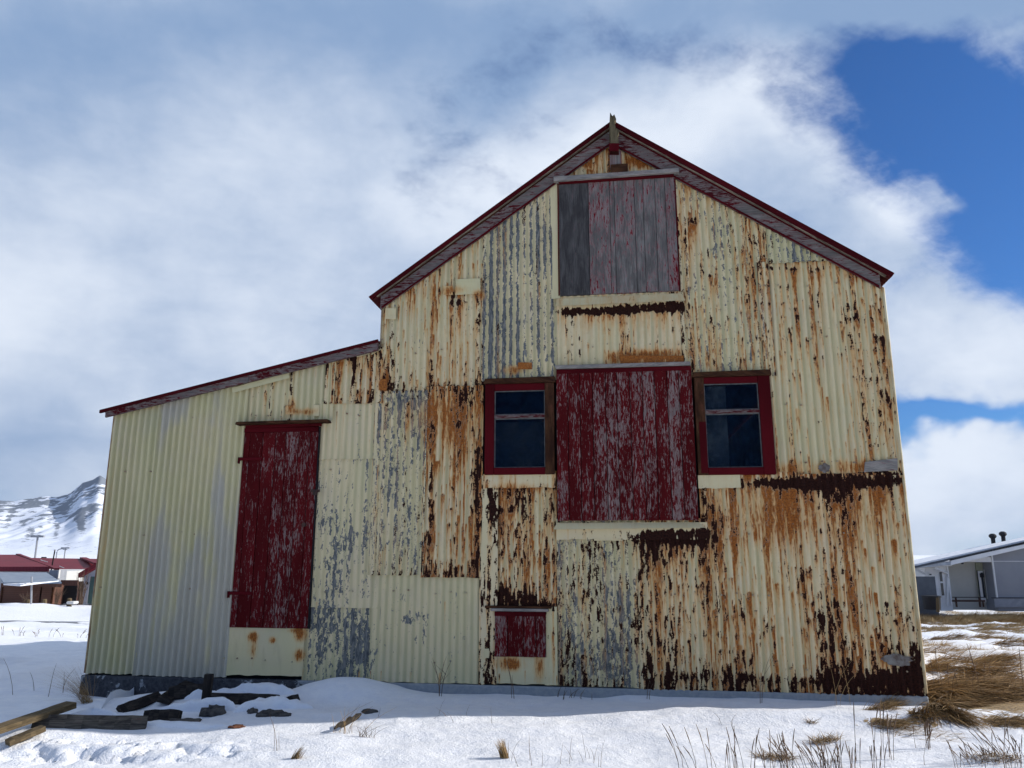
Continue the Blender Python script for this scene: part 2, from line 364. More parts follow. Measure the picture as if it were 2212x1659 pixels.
def hitg(px, py):
    v = rayd(px, py).normalized(); tt = 2.0
    for _ in range(4000):
        P = CP+v*tt; 
        if P.z < float(ground_h(P.x, P.y)): return Vector((P.x, P.y, float(ground_h(P.x, P.y))))
        tt *= 1.004
    return P
SOILB = []
for (px, py, rx, ry, a) in ((2070, 1500, .55, .5, .9), (2190, 1520, .8, .4, .8), (1900, 1530, .22, .10, .6), (1905, 1560, .25, .10, .7), (2000, 1555, .2, .2, .5), (1780, 1605, .1, .05, .4), (2180, 1560, .35, .18, .8), (2160, 1440, .5, .6, .5), (2150, 1350, 1.5, 1.0, .5)):
    P = hitg(px, py); SOILB.append((P.x, P.y, rx, ry, a))
SO = soil(GX, GY)
ny, nx = GX.shape; idx = np.arange(nx*ny).reshape(ny, nx)
fc = np.stack([idx[:-1, :-1], idx[:-1, 1:], idx[1:, 1:], idx[1:, :-1]], -1).reshape(-1, 4)
c4 = np.zeros((nx*ny, 4), np.float32); c4[:, :3] = np.clip(SO, 0, 2).reshape(-1, 1); c4[:, 3] = 1
go = npmesh("snow_ground", np.stack([GX, GY, GZ], -1).reshape(-1, 3), fc, M_SNOW, smooth=True, colattr={'soil': c4})
tag(go, "snow covered ground with brown grass showing through at the right", "ground", kind='structure')

# road: wet asphalt strip on the left
M_ROAD = m_plain("wet_asphalt", (.05, .052, .06), .45, (.22, .23, .25), 1.2)
rv, rf = [], []
for i, x in enumerate(np.arange(-60, -8, 1.0)):
    y0 = 43.2+.02*x; ww = .55+.35*float(vn(x*.6, 0, 4))
    for k, yy in enumerate((y0-ww, y0+ww*1.2)): rv.append((x, yy, float(ground_h(x, yy))+.035))
    if i: b_ = 2*i; rf.append((b_-2, b_-1, b_+1, b_))
tag(npmesh("road", rv, rf, M_ROAD, smooth=True), "dark wet road crossing the snow field in front of the red roofed houses", "road", kind='structure')

# ------------------------------------------------------------------ mountain
def m_mount():
    m, t, p = material("snowy_basalt_mountain"); A_ = t.attr('rock')[2]; o = t.coord(); n = t.noise(t.vm('MULTIPLY', o, (1, 1, 2.5)), .045, 9, .7)
    c = t.mix(t.ss(t.add(A_, t.mul(t.sub(n, .5), 1.6)), .45, .62), (.76, .80, .88), (.20, .225, .265)); t.put(p.inputs['Base Color'], c); p.inputs['Roughness'].default_value = .9
    p.inputs['Specular IOR Level'].default_value = 0; return m
mx = np.linspace(-2350, 500, 420); my = np.linspace(1500, 3300, 260); MX, MY = np.meshgrid(mx, my)
prof = []
for (px, py) in ((-500, 1120), (-200, 1095), (0, 1077), (30, 1080), (60, 1075), (100, 1069), (125, 1072), (148, 1066), (165, 1052), (180, 1038), (200, 1033), (217, 1022), (228, 1030), (240, 1036), (300, 1060), (420, 1040), (600, 1090), (900, 1180)):
    P = AT(px, py, 2600); prof.append((P.x, P.z))
prof = np.array(prof)
ridge = np.interp(MX*2600/MY, prof[:, 0], prof[:, 1])
ridge = ridge+(fbm(MX*.02, MX*0, 77, 3)-.5)*10
q = (MY-1550)/1050
shape = np.where(q < 1, np.clip(q, 0, 1)**1.45, 1-.35*np.clip(q-1, 0, 1))
gul = np.abs(fbm(MX*.012+MY*.002, MY*.0012, 51, 4)-.5)*2
hh = ridge*shape*(1-.22*(gul)*np.sin(np.clip(q, 0, 1)*math.pi)) 
MZ = hh + (fbm(MX*.02, MY*.02, 52, 4)-.5)*22*np.clip(q, 0, 1)*np.clip(1.15-q, .1, 1) - 4
# strata: bands of cliff high on the slope, gully streaks lower down
el = MZ/np.maximum(ridge, 1)
strat = np.abs(((MZ*.062+fbm(MX*.012, MY*.006, 61, 4)*2.6) % 1)-.5)*2*(.4+1.1*vn(MX*.016, MZ*.05, 64))
rock = (strat > .45)*.42*sstep(el, .35, .6)+(fbm(MX*.022, MY*.014, 62, 5, .6)-.5)*2.2*sstep(el, .2, .6)+.34
rock = rock+(fbm(MX*.05+MY*.03, MY*.003, 63, 4, .6)-.5)*1.6*(1-sstep(el, .55, .8))*sstep(el, .1, .3)
pk = AT(219, 1030, 2600); rock = rock+.6*np.exp(-((MX-pk.x)/35)**2)*sstep(el, .84, .95)
ny, nx = MX.shape; idx = np.arange(nx*ny).reshape(ny, nx)
fc = np.stack([idx[:-1, :-1], idx[:-1, 1:], idx[1:, 1:], idx[1:, :-1]], -1).reshape(-1, 4)
c4 = np.ones((nx*ny, 4), np.float32); c4[:, :3] = rock.reshape(-1, 1)
tag(npmesh("mountain", np.stack([MX, MY, MZ], -1).reshape(-1, 3), fc, m_mount(), smooth=True, colattr={'rock': c4}), "snow covered mountain with dark rock bands beyond the houses", "mountain", kind='structure')

# ================================================================== BARN
barn = empty("barn", FO, -YAW, label="old gabled barn of rusting cream corrugated iron with dark red doors and a lean-to", cat="barn")
DEPTH = 12.0
def part(mb, name, mat, parent=barn, **k): return mb.build(name, mat, parent, **k)
# roof lines (local u, z)
def line(p, q, off):
    a = FP(*p, off); b = FP(*q, off); s_ = (b[1]-a[1])/(b[0]-a[0]); return a, b, s_
BO, RO = .055, .10        # barge board face, roof edge plane (towards the viewer)
bL0, bL1, sL = line((821.6, 668), (1203.4, 394.5), BO)
bR0, bR1, sR = line((1458, 384.8), (1901.5, 622), BO)
def barge_bot(u):
    l = bL0[1]+(u-bL0[0])*sL; r = bR1[1]+(u-bR1[0])*sR; return np.minimum(l, r)
lb0, lb1, slean = line((231, 903), (830, 755.7), BO)
def lean_bot(u): return lb0[1]+(np.asarray(u)-lb0[0])*slean
UL, UM, UR_ = -4.645, -1.49, 3.92      # left edge of lean-to, of main block, right edge
ZB = .272
OPEN = []                               # openings (u0,u1,z0,z1)
winL = (-.285, .462, 2.36, 3.39); winR = (1.935, 2.705, 2.335, 3.40)
for w_ in (winL, winR): OPEN.append((w_[0]+.06, w_[1]-.06, w_[2]+.06, w_[3]-.06))

# damage painted in metres on the facade: (px, py, rx, ry, amount)
DARK = [(1620, 1045, 34, 13, .7), (1690, 1050, 28, 18, .9), (1740, 1045, 24, 22, .9), (1800, 1048, 32, 26, 1.0), (1860, 1040, 42, 20, .9), (1925, 1035, 24, 14, .9), (1812, 1095, 12, 36, .7), (1785, 1085, 10, 26, .6), (1835, 1075, 16, 16, .7),
        (1440, 1158, 80, 14, 1.2), (1388, 1182, 16, 34, 1.0), (1505, 1160, 26, 24, 1.1), (1415, 1188, 16, 26, .9), (1460, 1175, 12, 26, .6), (1478, 1195, 8, 40, .5),
        (1340, 671, 128, 9, 2.2), (1270, 676, 50, 7, 1.2), (1400, 665, 60, 10, 1.5), (1455, 662, 26, 14, 1.0),
        (1975, 1450, 34, 46, .95), (1910, 1472, 56, 24, .85), (1820, 1472, 50, 20, .75), (1730, 1470, 60, 14, .6), (1620, 1468, 80, 12, .55), (1500, 1462, 80, 14, .5), (1960, 1405, 40, 16, .7), (1780, 1440, 20, 30, .55), (1850, 1440, 16, 18, .5),
        (1588, 730, 8, 13, .9), (1740, 735, 8, 10, .9), (1847, 690, 6, 9, .8), (1897, 735, 10, 16, 1.0), (1880, 705, 5, 22, .6), (1497, 482, 8, 7, .8), (1570, 700, 5, 20, .6), (1630, 745, 6, 10, .6), (1660, 580, 20, 5, .8), (1700, 582, 30, 5, .9), (1765, 583, 20, 6, .9), (1485, 700, 4, 70, .6),
        (937, 930, 7, 26, .8), (933, 1000, 6, 50, .8), (931, 1110, 6, 60, .9), (1030, 940, 8, 60, .6), (1033, 1010, 6, 60, .7), (1030, 1120, 6, 60, .7), (1027, 1185, 7, 30, .8), (1065, 1110, 8, 60, .8), (1062, 1040, 30, 8, .5), (1170, 1050, 20, 8, .6), (1180, 1150, 5, 80, .5),
        (1050, 1235, 12, 24, .8), (1080, 1290, 26, 20, .7), (1145, 1292, 40, 18, .8), (1175, 1240, 8, 60, .7), (960, 1232, 60, 10, .7), (1000, 845, 46, 14, .6), (1010, 870, 14, 20, .5), (1045, 830, 10, 14, .6), (950, 858, 12, 12, .5),
        (1378, 1260, 6, 30, .9), (1378, 1320, 8, 40, 1.0), (1372, 1380, 8, 30, .8), (1400, 1440, 10, 40, .7), (1440, 1450, 12, 30, .6), (1600, 1330, 8, 14, .8), (1762, 1328, 12, 10, .8), (1780, 1340, 8, 14, .6), (1700, 1240, 8, 10, .6), (1812, 1200, 8, 40, .4), (1800, 1320, 8, 40, .45), (1690, 1330, 6, 30, .4),
        (1520, 1070, 6, 30, .5), (1518, 1110, 5, 50, .6), (765, 800, 4, 42, 1.1), (762, 776, 16, 5, 1.2), (828, 700, 5, 40, .6), (845, 845, 12, 8, .5), (985, 655, 12, 8, .9), (1000, 645, 5, 14, .8), (1037, 700, 6, 80, .55), (1040, 610, 5, 40, .4), (633, 870, 8, 8, .7), (655, 893, 26, 5, .7),
        (1180, 825, 24, 8, .6), (1500, 800, 12, 18, .9), (1046, 1280, 10, 22, .7), (1055, 1400, 8, 50, .5), (1190, 1310, 14, 16, .6)]
ORNG = [(1385, 348, 30, 14, 1.8), (1265, 355, 12, 10, 1.2), (1410, 765, 62, 11, .9), (1325, 775, 14, 14, .9), (980, 630, 26, 10, .7), (1035, 640, 12, 12, .9), (950, 900, 90, 50, .35), (985, 930, 40, 70, .45), (1760, 1110, 120, 60, .35), (1660, 1120, 30, 60, .5), (1560, 1120, 50, 60, .25), (1710, 1015, 20, 16, .9), (1770, 1015, 12, 16, .8), (1860, 1010, 16, 14, .8), (1820, 1010, 12, 16, .8),
        (548, 1375, 10, 9, 1.4), (548, 1400, 12, 26, .5), (590, 1382, 8, 7, .9), (650, 1370, 14, 14, 1.0), (648, 1415, 12, 12, .9), (640, 1362, 16, 5, .6), (1105, 1435, 16, 12, .9), (1165, 1440, 10, 30, .6), (1110, 800, 24, 10, .7), (1860, 592, 26, 12, .8), (1120, 1055, 60, 10, .6), (632, 876, 10, 16, .7), (660, 890, 30, 8, .7), (1090, 1100, 20, 60, .5), (835, 825, 12, 20, 1.0), (300, 880, 50, 6, .5), (222, 1200, 8, 200, .25), (1095, 1430, 30, 14, .4)]
GREY = [(722, 1190, 24, 70, .75), (765, 1185, 14, 60, .7), (790, 1160, 10, 40, .5), (700, 1130, 10, 26, .5), (710, 1360, 26, 60, .42), (760, 1400, 30, 50, .45), (800, 1410, 26, 50, .35), (878, 866, 34, 20, .55), (905, 1330, 24, 16, .8), (880, 1338, 12, 10, .7), (915, 1360, 6, 18, .7), (870, 1280, 8, 20, .4), (776, 905, 10, 22, .7), (775, 975, 8, 26, .8), (800, 910, 8, 16, .5), (735, 1040, 12, 8, .3), (1300, 1420, 70, 40, .45), (1340, 1340, 30, 80, .3), (1230, 1340, 10, 60, .3), (820, 920, 8, 20, .4), (1960, 1430, 34, 16, -2)]
HOLE = [(1240, 673, 34, 6, 1), (1290, 673, 34, 7, 1), (1340, 671, 34, 7, 1), (1390, 667, 34, 8, 1), (1440, 663, 36, 10, 1), (1395, 1158, 36, 10, .9), (1440, 1160, 36, 11, 1), (1490, 1158, 36, 12, 1), (1645, 1043, 30, 8, .8), (1700, 1045, 30, 10, .9), (1750, 1045, 30, 10, .9), (1810, 1045, 34, 14, 1), (1870, 1042, 34, 11, 1), (1925, 1037, 22, 11, 1), (1970, 1470, 34, 22, .9), (1930, 1455, 20, 14, .7)]
def cvt(L): return [(*FP(a, b), max(c/205, .012), max(d_/205, .012), e) for a, b, c, d_, e in L]
HOLE = cvt(HOLE); DARK, ORNG, GREY = cvt(DARK), cvt(ORNG), cvt(GREY)
def field(L, u, z):
    s_ = np.zeros_like(u); u0, u1, z0, z1 = u.min(), u.max(), z.min(), z.max()
    for (cu, cz, ru, rz, a) in L:
        if cu+3*ru < u0 or cu-3*ru > u1 or cz+3*rz < z0 or cz-3*rz > z1: continue
        s_ = s_+a*np.exp(-(((u-cu)/ru)**2+((z-cz)/rz)**2))
    return s_
PIT = .076
def sheet(u0, u1, z0, z1, top=None, y=0.0, dk=.0, og=.0, gr=-.3, grc=0., tone=.3, pale=0., seed=1, amp=.0125, edge=.15, bot=.0, name='corrugated_sheet', label=None, dkc=.3):
    du = .0095; nu = int(round((u1-u0)/du))+1; us = np.linspace(u0, u1, nu)
    topz = np.full(nu, z1)
    if top is not None: topz = np.minimum(topz, top(us))
    nz = max(int((z1-z0)/.0105), 3)+1; tt = np.linspace(0, 1, nz)
    U = np.repeat(us[None], nz, 0); Z = z0+tt[:, None]*(topz-z0)[None]
    ph = (U+seed*.013)/PIT; ph = ph+(fbm(U*.9, Z*.7, seed+70, 2)-.5)*.35; rg = np.cos(2*math.pi*ph)*(.75+.5*vn(U*4, Z*1.3, seed+71))
    wob = (fbm(U*1.7, Z*1.7, seed+100, 3)-.5)*.014+(fbm(U*9, Z*5, seed+101, 3)-.5)*.006-.007*np.exp(-(Z-z0)/.03)-.004*np.exp(-(u1-U)/.02)
    ragz = (fbm(U*9, U*0, seed+5, 3)-.5)*.022*(1-tt[:, None])**8
    # thresholds
    colr = vn(U*13.2, Z*.55, seed+1); colr2 = vn(U*27, Z*.9, seed+2)
    big = fbm(U*8, Z*2.4, seed+3, 4, .55); med = fbm(U*58, Z*13, seed+4, 3, .62); cl = fbm(U*1.6, Z*1.3, seed+9, 3)
    P = dk-.915+.34*big+.83*med+dkc*(colr-.45)*.8+.05*rg+(cl-.5)*.25
    P = P+np.clip(field(DARK, U, Z), 0, 1.1)*(.08+.40*vn(U*40, Z*10, seed+6))
    P = P+np.clip(field(HOLE, U, Z), 0, 1)*(.14+.58*vn(U*22, Z*11, seed+6))
    P = P+bot*np.exp(-(Z-z0)/.09)*(.2+1.3*vn(U*21, Z*5, seed+7))
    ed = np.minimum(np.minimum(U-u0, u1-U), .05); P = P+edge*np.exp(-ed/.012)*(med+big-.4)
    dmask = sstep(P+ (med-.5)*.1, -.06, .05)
    nails = (vn(U*26, Z*3.1, seed+8) > .93)*1.0*(np.abs(((Z*1.45) % 1)-.5) < .03)
    P = P+nails*.25
    # orange run-off: accumulate downwards
    src = dmask*(.3+1.1*colr2)+nails*1.2+sstep(vn(U*44, Z*12, seed+12), .94-.12*og, 1.0)*1.6*og
    src[-3:] += og*1.7*sstep(vn(us*46, us*0, seed+22), .35, .9)[None]
    acc = np.zeros(nu); O = np.zeros_like(U); dec = np.exp(-((topz-z0)/(nz-1))/(.05+.24*vn(us*40, us*0, seed+13)))
    for i in range(nz-1, -1, -1):
        acc = np.maximum(acc*dec, src[i]*.95); O[i] = acc
    O = O*(.30+1.0*og)*(.35+.9*colr2)
    O = O+og*.80*sstep(fbm(U*52, Z*1.7, seed+14, 4, .6)*.75+.25*colr, .50, .80)+field(ORNG, U, Z)*(.55+.7*colr2)
    colg = np.exp(-(((ph+.5) % 1-.5)/.28)**2)*(.25+.75*vn(np.floor(ph+.5)*1.0, U*0, seed+17))*(.30+1.1*vn(U*3, Z*1.8, seed+21)); G = gr-.80+.45*fbm(U*9, Z*3, seed+15, 4, .6)+0.85*fbm(U*62, Z*20, seed+16, 3, .65)-.05+grc*(colg-.12)+np.clip(field(GREY, U, Z), -2, 1)*.44
    tn = np.clip(tone+(fbm(U*2, Z*1.2, seed+18, 3)-.5)*1.0, 0, 1)
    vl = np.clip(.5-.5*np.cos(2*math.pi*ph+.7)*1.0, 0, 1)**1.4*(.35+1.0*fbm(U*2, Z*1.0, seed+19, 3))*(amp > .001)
    plv = np.clip(pale*sstep(fbm(U*4.5, Z*.9, seed+20, 4)-.16*sstep(Z, 1.2, 2.6), .38, .56), 0, 1) if pale else np.zeros_like(U)
    Y = -y*1.4-amp*rg+wob
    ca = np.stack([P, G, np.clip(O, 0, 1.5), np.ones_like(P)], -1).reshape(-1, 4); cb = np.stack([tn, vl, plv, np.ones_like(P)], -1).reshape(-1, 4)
    idx = np.arange(nu*nz).reshape(nz, nu)
    f = np.stack([idx[:-1, :-1], idx[:-1, 1:], idx[1:, 1:], idx[1:, :-1]], -1).reshape(-1, 4)
    uc = (U[:-1, :-1]+U[1:, 1:]).ravel()/2; zc = (Z[:-1, :-1]+Z[1:, 1:]).ravel()/2; keep = np.ones(len(f), bool)
    for (a, b_, c_, d_) in OPEN: keep &= ~((uc > a) & (uc < b_) & (zc > c_) & (zc < d_))
    f = f[keep]
    if not len(f): return
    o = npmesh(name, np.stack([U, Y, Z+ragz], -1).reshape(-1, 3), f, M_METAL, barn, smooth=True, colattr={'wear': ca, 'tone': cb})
    if label: o['label'] = label
    return o
bt = lambda u: barge_bot(u)+.05
lt = lambda u: lean_bot(u)+.05
# lean-to
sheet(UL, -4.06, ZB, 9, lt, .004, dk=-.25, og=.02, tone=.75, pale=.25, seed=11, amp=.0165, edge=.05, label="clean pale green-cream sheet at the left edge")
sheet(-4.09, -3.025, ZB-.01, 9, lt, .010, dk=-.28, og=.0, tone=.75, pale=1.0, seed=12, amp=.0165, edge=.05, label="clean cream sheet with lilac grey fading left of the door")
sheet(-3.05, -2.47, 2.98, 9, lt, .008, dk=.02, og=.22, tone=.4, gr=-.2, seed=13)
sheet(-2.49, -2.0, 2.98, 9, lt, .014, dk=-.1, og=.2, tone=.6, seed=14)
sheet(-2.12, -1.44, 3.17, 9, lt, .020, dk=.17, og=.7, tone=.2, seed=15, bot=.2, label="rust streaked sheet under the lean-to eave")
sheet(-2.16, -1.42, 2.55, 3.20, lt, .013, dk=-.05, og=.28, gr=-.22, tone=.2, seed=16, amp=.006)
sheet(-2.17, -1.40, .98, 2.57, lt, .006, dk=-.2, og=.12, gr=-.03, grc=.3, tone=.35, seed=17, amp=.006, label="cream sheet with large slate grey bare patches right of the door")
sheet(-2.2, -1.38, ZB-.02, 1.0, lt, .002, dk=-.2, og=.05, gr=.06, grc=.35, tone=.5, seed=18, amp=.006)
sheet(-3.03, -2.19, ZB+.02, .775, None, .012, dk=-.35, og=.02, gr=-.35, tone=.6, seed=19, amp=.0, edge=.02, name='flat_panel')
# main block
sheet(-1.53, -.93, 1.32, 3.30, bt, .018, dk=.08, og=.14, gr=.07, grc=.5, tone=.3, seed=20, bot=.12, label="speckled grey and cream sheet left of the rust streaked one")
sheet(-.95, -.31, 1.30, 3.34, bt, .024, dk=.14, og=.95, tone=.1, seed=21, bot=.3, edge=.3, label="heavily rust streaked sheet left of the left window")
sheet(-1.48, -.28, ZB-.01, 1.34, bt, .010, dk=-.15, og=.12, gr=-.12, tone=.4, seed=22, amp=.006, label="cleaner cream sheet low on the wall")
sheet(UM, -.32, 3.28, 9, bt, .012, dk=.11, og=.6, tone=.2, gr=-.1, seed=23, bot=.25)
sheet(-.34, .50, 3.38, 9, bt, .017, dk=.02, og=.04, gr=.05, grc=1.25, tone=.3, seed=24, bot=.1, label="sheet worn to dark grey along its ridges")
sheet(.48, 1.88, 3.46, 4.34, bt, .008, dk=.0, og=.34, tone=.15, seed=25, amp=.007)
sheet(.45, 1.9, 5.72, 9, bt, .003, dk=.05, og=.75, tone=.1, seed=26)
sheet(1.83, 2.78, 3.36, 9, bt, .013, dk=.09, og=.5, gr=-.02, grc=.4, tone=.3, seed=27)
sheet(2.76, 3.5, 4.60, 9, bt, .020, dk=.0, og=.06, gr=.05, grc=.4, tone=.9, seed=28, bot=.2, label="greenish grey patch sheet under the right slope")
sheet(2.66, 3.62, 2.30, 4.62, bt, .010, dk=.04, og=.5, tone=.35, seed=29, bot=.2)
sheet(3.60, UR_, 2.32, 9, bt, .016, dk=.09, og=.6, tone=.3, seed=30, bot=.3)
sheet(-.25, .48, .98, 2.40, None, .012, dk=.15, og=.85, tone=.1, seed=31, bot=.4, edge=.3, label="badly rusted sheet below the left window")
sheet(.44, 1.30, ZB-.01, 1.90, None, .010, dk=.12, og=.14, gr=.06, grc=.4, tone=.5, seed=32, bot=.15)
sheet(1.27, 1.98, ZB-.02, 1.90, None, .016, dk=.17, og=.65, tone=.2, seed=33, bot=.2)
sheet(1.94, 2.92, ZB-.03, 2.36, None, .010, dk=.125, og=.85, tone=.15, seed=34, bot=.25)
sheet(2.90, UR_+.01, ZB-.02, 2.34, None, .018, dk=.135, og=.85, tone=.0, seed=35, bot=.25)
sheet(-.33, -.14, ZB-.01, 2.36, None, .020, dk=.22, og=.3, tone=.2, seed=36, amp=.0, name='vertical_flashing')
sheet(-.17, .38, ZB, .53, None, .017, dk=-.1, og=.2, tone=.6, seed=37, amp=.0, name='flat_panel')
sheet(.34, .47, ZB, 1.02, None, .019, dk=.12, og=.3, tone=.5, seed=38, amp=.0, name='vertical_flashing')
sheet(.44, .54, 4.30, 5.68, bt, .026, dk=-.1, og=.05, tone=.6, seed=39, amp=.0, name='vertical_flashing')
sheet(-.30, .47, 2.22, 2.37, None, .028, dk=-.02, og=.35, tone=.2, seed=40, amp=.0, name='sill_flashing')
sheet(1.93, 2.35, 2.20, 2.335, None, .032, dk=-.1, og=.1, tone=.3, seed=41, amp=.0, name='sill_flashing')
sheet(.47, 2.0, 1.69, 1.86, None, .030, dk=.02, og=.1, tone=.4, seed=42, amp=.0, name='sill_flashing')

# sloping flashings under the hatches, small nailed-on patches
def metalbox(name, q, y0, y1, seed, dk=-.1, og=.2, tone=.5, parent=barn):
    n = 14; V = []; Fq = []
    for j in range(n+1):
        for i in range(n*2+1):
            a = i/(2*n); b_ = j/n; x = (q[0][0]*(1-a)+q[1][0]*a)*(1-b_)+(q[2][0]*(1-a)+q[3][0]*a)*b_; z = (q[0][1]*(1-a)+q[1][1]*a)*(1-b_)+(q[2][1]*(1-a)+q[3][1]*a)*b_
            V.append((x, (y0*(1-b_)+y1*b_)+(float(vn(x*9, z*9, seed))-.5)*.012, z))
    for j in range(n):
        for i in range(2*n): k = j*(2*n+1)+i; Fq.append((k, k+1, k+2*n+2, k+2*n+1))
    V = np.array(V); P = dk-1+.62*fbm(V[:, 0]*7, V[:, 2]*7, seed)+.62*fbm(V[:, 0]*26, V[:, 2]*20, seed+1); O = og*fbm(V[:, 0]*20, V[:, 2]*4, seed+2)*1.5+field(ORNG, V[:, 0], V[:, 2])*.8
    one = np.ones(len(V)); ca = np.stack([P, -one*.6+.35*fbm(V[:, 0]*12, V[:, 2]*12, seed+3), O, one], -1); cb = np.stack([one*tone, one*0, one*0, one], -1)
    return npmesh(name, V, Fq, M_METAL, parent, smooth=True, colattr={'wear': ca, 'tone': cb})
def Q(a, b, c, d_, off=0): return [FP(*a, off), FP(*b, off), FP(*c, off), FP(*d_, off)]
metalbox('sill_flashing', Q((1201, 664), (1480, 652), (1203, 645), (1472, 633), .05), -.10, -.045, 50, dk=-.12, og=.3)
metalbox('sill_flashing', Q((1196, 1144), (1524, 1140), (1203, 1130), (1510, 1129), .05), -.09, -.045, 51, dk=-.25, og=.15)
for n_, (a, b, c, d_, og_, tn_) in enumerate(((1283, 1168, 1345, 1148, .05, .3), (986, 603+60, 1040, 605, .1, .8), (820, 845, 838, 820, 1.2, .1), (620, 896, 640, 877, .3, .3), (680, 900, 693, 876, .1, .5), (1340, 788, 1476, 770, 1.3, .1), (1047, 1420, 1058, 1400, .1, .5), (835, 668+24, 858, 668, .2, .6), (960, 640, 980, 620, .5, .7), (1860, 800-170, 1895, 590, .8, .3), (1120, 800, 1150, 785, .8, .2))):
    if n_ in (1, 9): continue
    metalbox('metal_patch', Q((a, b), (c, b), (a, d_), (c, d_)), -.040-.001*n_, -.036-.001*n_, 60+n_*7, og=og_, tone=tn_)
metalbox('metal_patch', Q((985, 640), (1040, 637), (987, 606), (1038, 604)), -.045, -.040, 90, og=.1, tone=.9)
metalbox('eave_flashing', Q((507, 851), (630, 819), (505, 840), (628, 806)), -.055, -.050, 91, dk=-.3, og=.05, tone=.9)
metalbox('eave_flashing', Q((722, 788), (735, 781), (722, 778), (732, 770)), -.055, -.050, 92, dk=-.2, og=.3)
metalbox('eave_flashing', Q((775, 775), (802, 768), (774, 768), (802, 762)), -.065, -.055, 93, dk=-.3, og=.1)
metalbox('eave_flashing', Q((806, 770), (827, 758), (806, 764), (826, 755)), -.065, -.055, 94, dk=-.3, og=.3)
# bare wood / tin showing where the iron has gone
part(MB().quadbox(Q((1560-0, 1200), (1600, 1200), (1560, 1190), (1600, 1190)), 0, .001), 'lath', W_PALE) if False else None
M_TIN = m_plain("bare_weathered_tin", (.22, .21, .19), .7, (.07, .035, .022), 14)
def disc(name, px, py, rx, ry, y, mat, seed):
    u0, z0 = FP(px, py); n = 46; V = [(u0, y-.002, z0)]
    for i in range(n):
        a = 2*math.pi*i/n; r = .55+.6*float(fbm(np.array(i*.45), np.array(seed), 3, 3)); V.append((u0+math.cos(a)*rx/210*r, y, z0+math.sin(a)*ry/210*r))
    me = bpy.data.meshes.new(name); me.from_pydata(V, [], [(0, 1+(i+1) % n, 1+i) for i in range(n)]); me.materials.append(mat); o = bpy.data.objects.new(name, me); col.objects.link(o); o.parent = barn; return o
disc('exposed_board', 1936, 1425, 34, 13, -.046, M_TIN, 3)
disc('exposed_board', 1778, 1012, 15, 11, -.046, M_TIN, 9)
part(MB().quadbox(Q((1866, 1020), (1939, 1016), (1868, 998), (1938, 990), .04), -.050, -.040, 0), 'exposed_board', W_PALE)
# corner flashings, sunlit edges
part(MB().quadbox([(UR_-.005, ZB), (UR_+.022, ZB), (UR_-.005, float(barge_bot(UR_))+.05), (UR_+.02, float(barge_bot(UR_+.02))+.05)], -.03, .10), 'corner_flashing', m_plain("cream_corner_paint", (.62, .56, .36), .6, (.45, .30, .14), 5), bevel=.008)
part(MB().quadbox([(UL-.02, ZB), (UL+.004, ZB), (UL-.02, float(lean_bot(UL))+.06), (UL+.004, float(lean_bot(UL))+.06)], -.02, .10), 'corner_flashing', m_plain("rust_corner_paint", (.50, .42, .22), .6, (.16, .055, .03), 2.6), bevel=.006)
part(MB().quadbox([(UM-.016, float(lean_bot(UM))), (UM+.004, float(lean_bot(UM))), (UM-.016, float(barge_bot(UM))+.04), (UM+.004, float(barge_bot(UM))+.04)], -.016, .10), 'corner_flashing', m_plain("rust_corner_paint_upper", (.55, .48, .30), .6, (.12, .045, .03), 4), bevel=.006)

# backing wall with window holes, side and back walls, floor
def backing():
    st = .07; V = []; Fq = []
    us = np.arange(UL+.02, UR_-.02, st); 
    for u in us:
        top = float(lean_bot(u+st/2)) if u < UM else float(barge_bot(u+st/2)); zs = np.arange(.02, top, st)
        for z in zs:
            if any(a-.03 < u+st/2 < b_+.03 and c_-.03 < z+st/2 < d_+.03 for a, b_, c_, d_ in OPEN): continue
            k = len(V); V += [(u, .045, z), (u+st, .045, z), (u+st, .045, min(z+st, top+.02)), (u, .045, min(z+st, top+.02))]; Fq.append((k, k+1, k+2, k+3))
    return npmesh('backing_boards', V, Fq, M_DARK, barn)
backing()
M_SIDE = M_METAL
def flatwall(name, pts):
    n = len(pts); me = bpy.data.meshes.new(name); me.from_pydata(pts, [], [tuple(range(n))]); me.materials.append(m_plain(name+'_paint', (.62, .56, .38), .7, (.30, .16, .07), 2)); o = bpy.data.objects.new(name, me); col.objects.link(o); o.parent = barn
zR = float(barge_bot(UR_))+.10; zL = float(lean_bot(UL))+.10; zM = float(barge_bot(UM))+.10; zLm = float(lean_bot(UM))+.1
uR, zRi = FP(1322, 268, RO)
flatwall('side_wall', [(UR_, .03, 0), (UR_, DEPTH, 0), (UR_, DEPTH, zR), (UR_, .03, zR)])
flatwall('side_wall', [(UL, .03, 0), (UL, DEPTH, 0), (UL, DEPTH, zL), (UL, .03, zL)])
flatwall('side_wall', [(UM, .05, 0), (UM, DEPTH, 0), (UM, DEPTH, zM), (UM, .05, zM)])
flatwall('back_wall', [(UL, DEPTH, 0), (UR_, DEPTH, 0), (UR_, DEPTH, zR), (1.16, DEPTH, zRi-.05), (UM, DEPTH, zM), (UM, DEPTH, zLm), (UL, DEPTH, zL)])
part(MB().span(UL+.05, UR_-.05, .06, DEPTH-.05, .10, .16), 'floor', M_DARK)
mb = MB(); mb.span(UL-.03, UR_+.015, -.045, .06, -.5, ZB-.018, 0); mb.span(UL-.03, UL+.05, .06, DEPTH, -.9, ZB-.018, 1); mb.span(UR_-.05, UR_+.015, .06, DEPTH, -.9, ZB-.018, 1)
part(mb, 'foundation', M_PLINTH, bevel=.01)

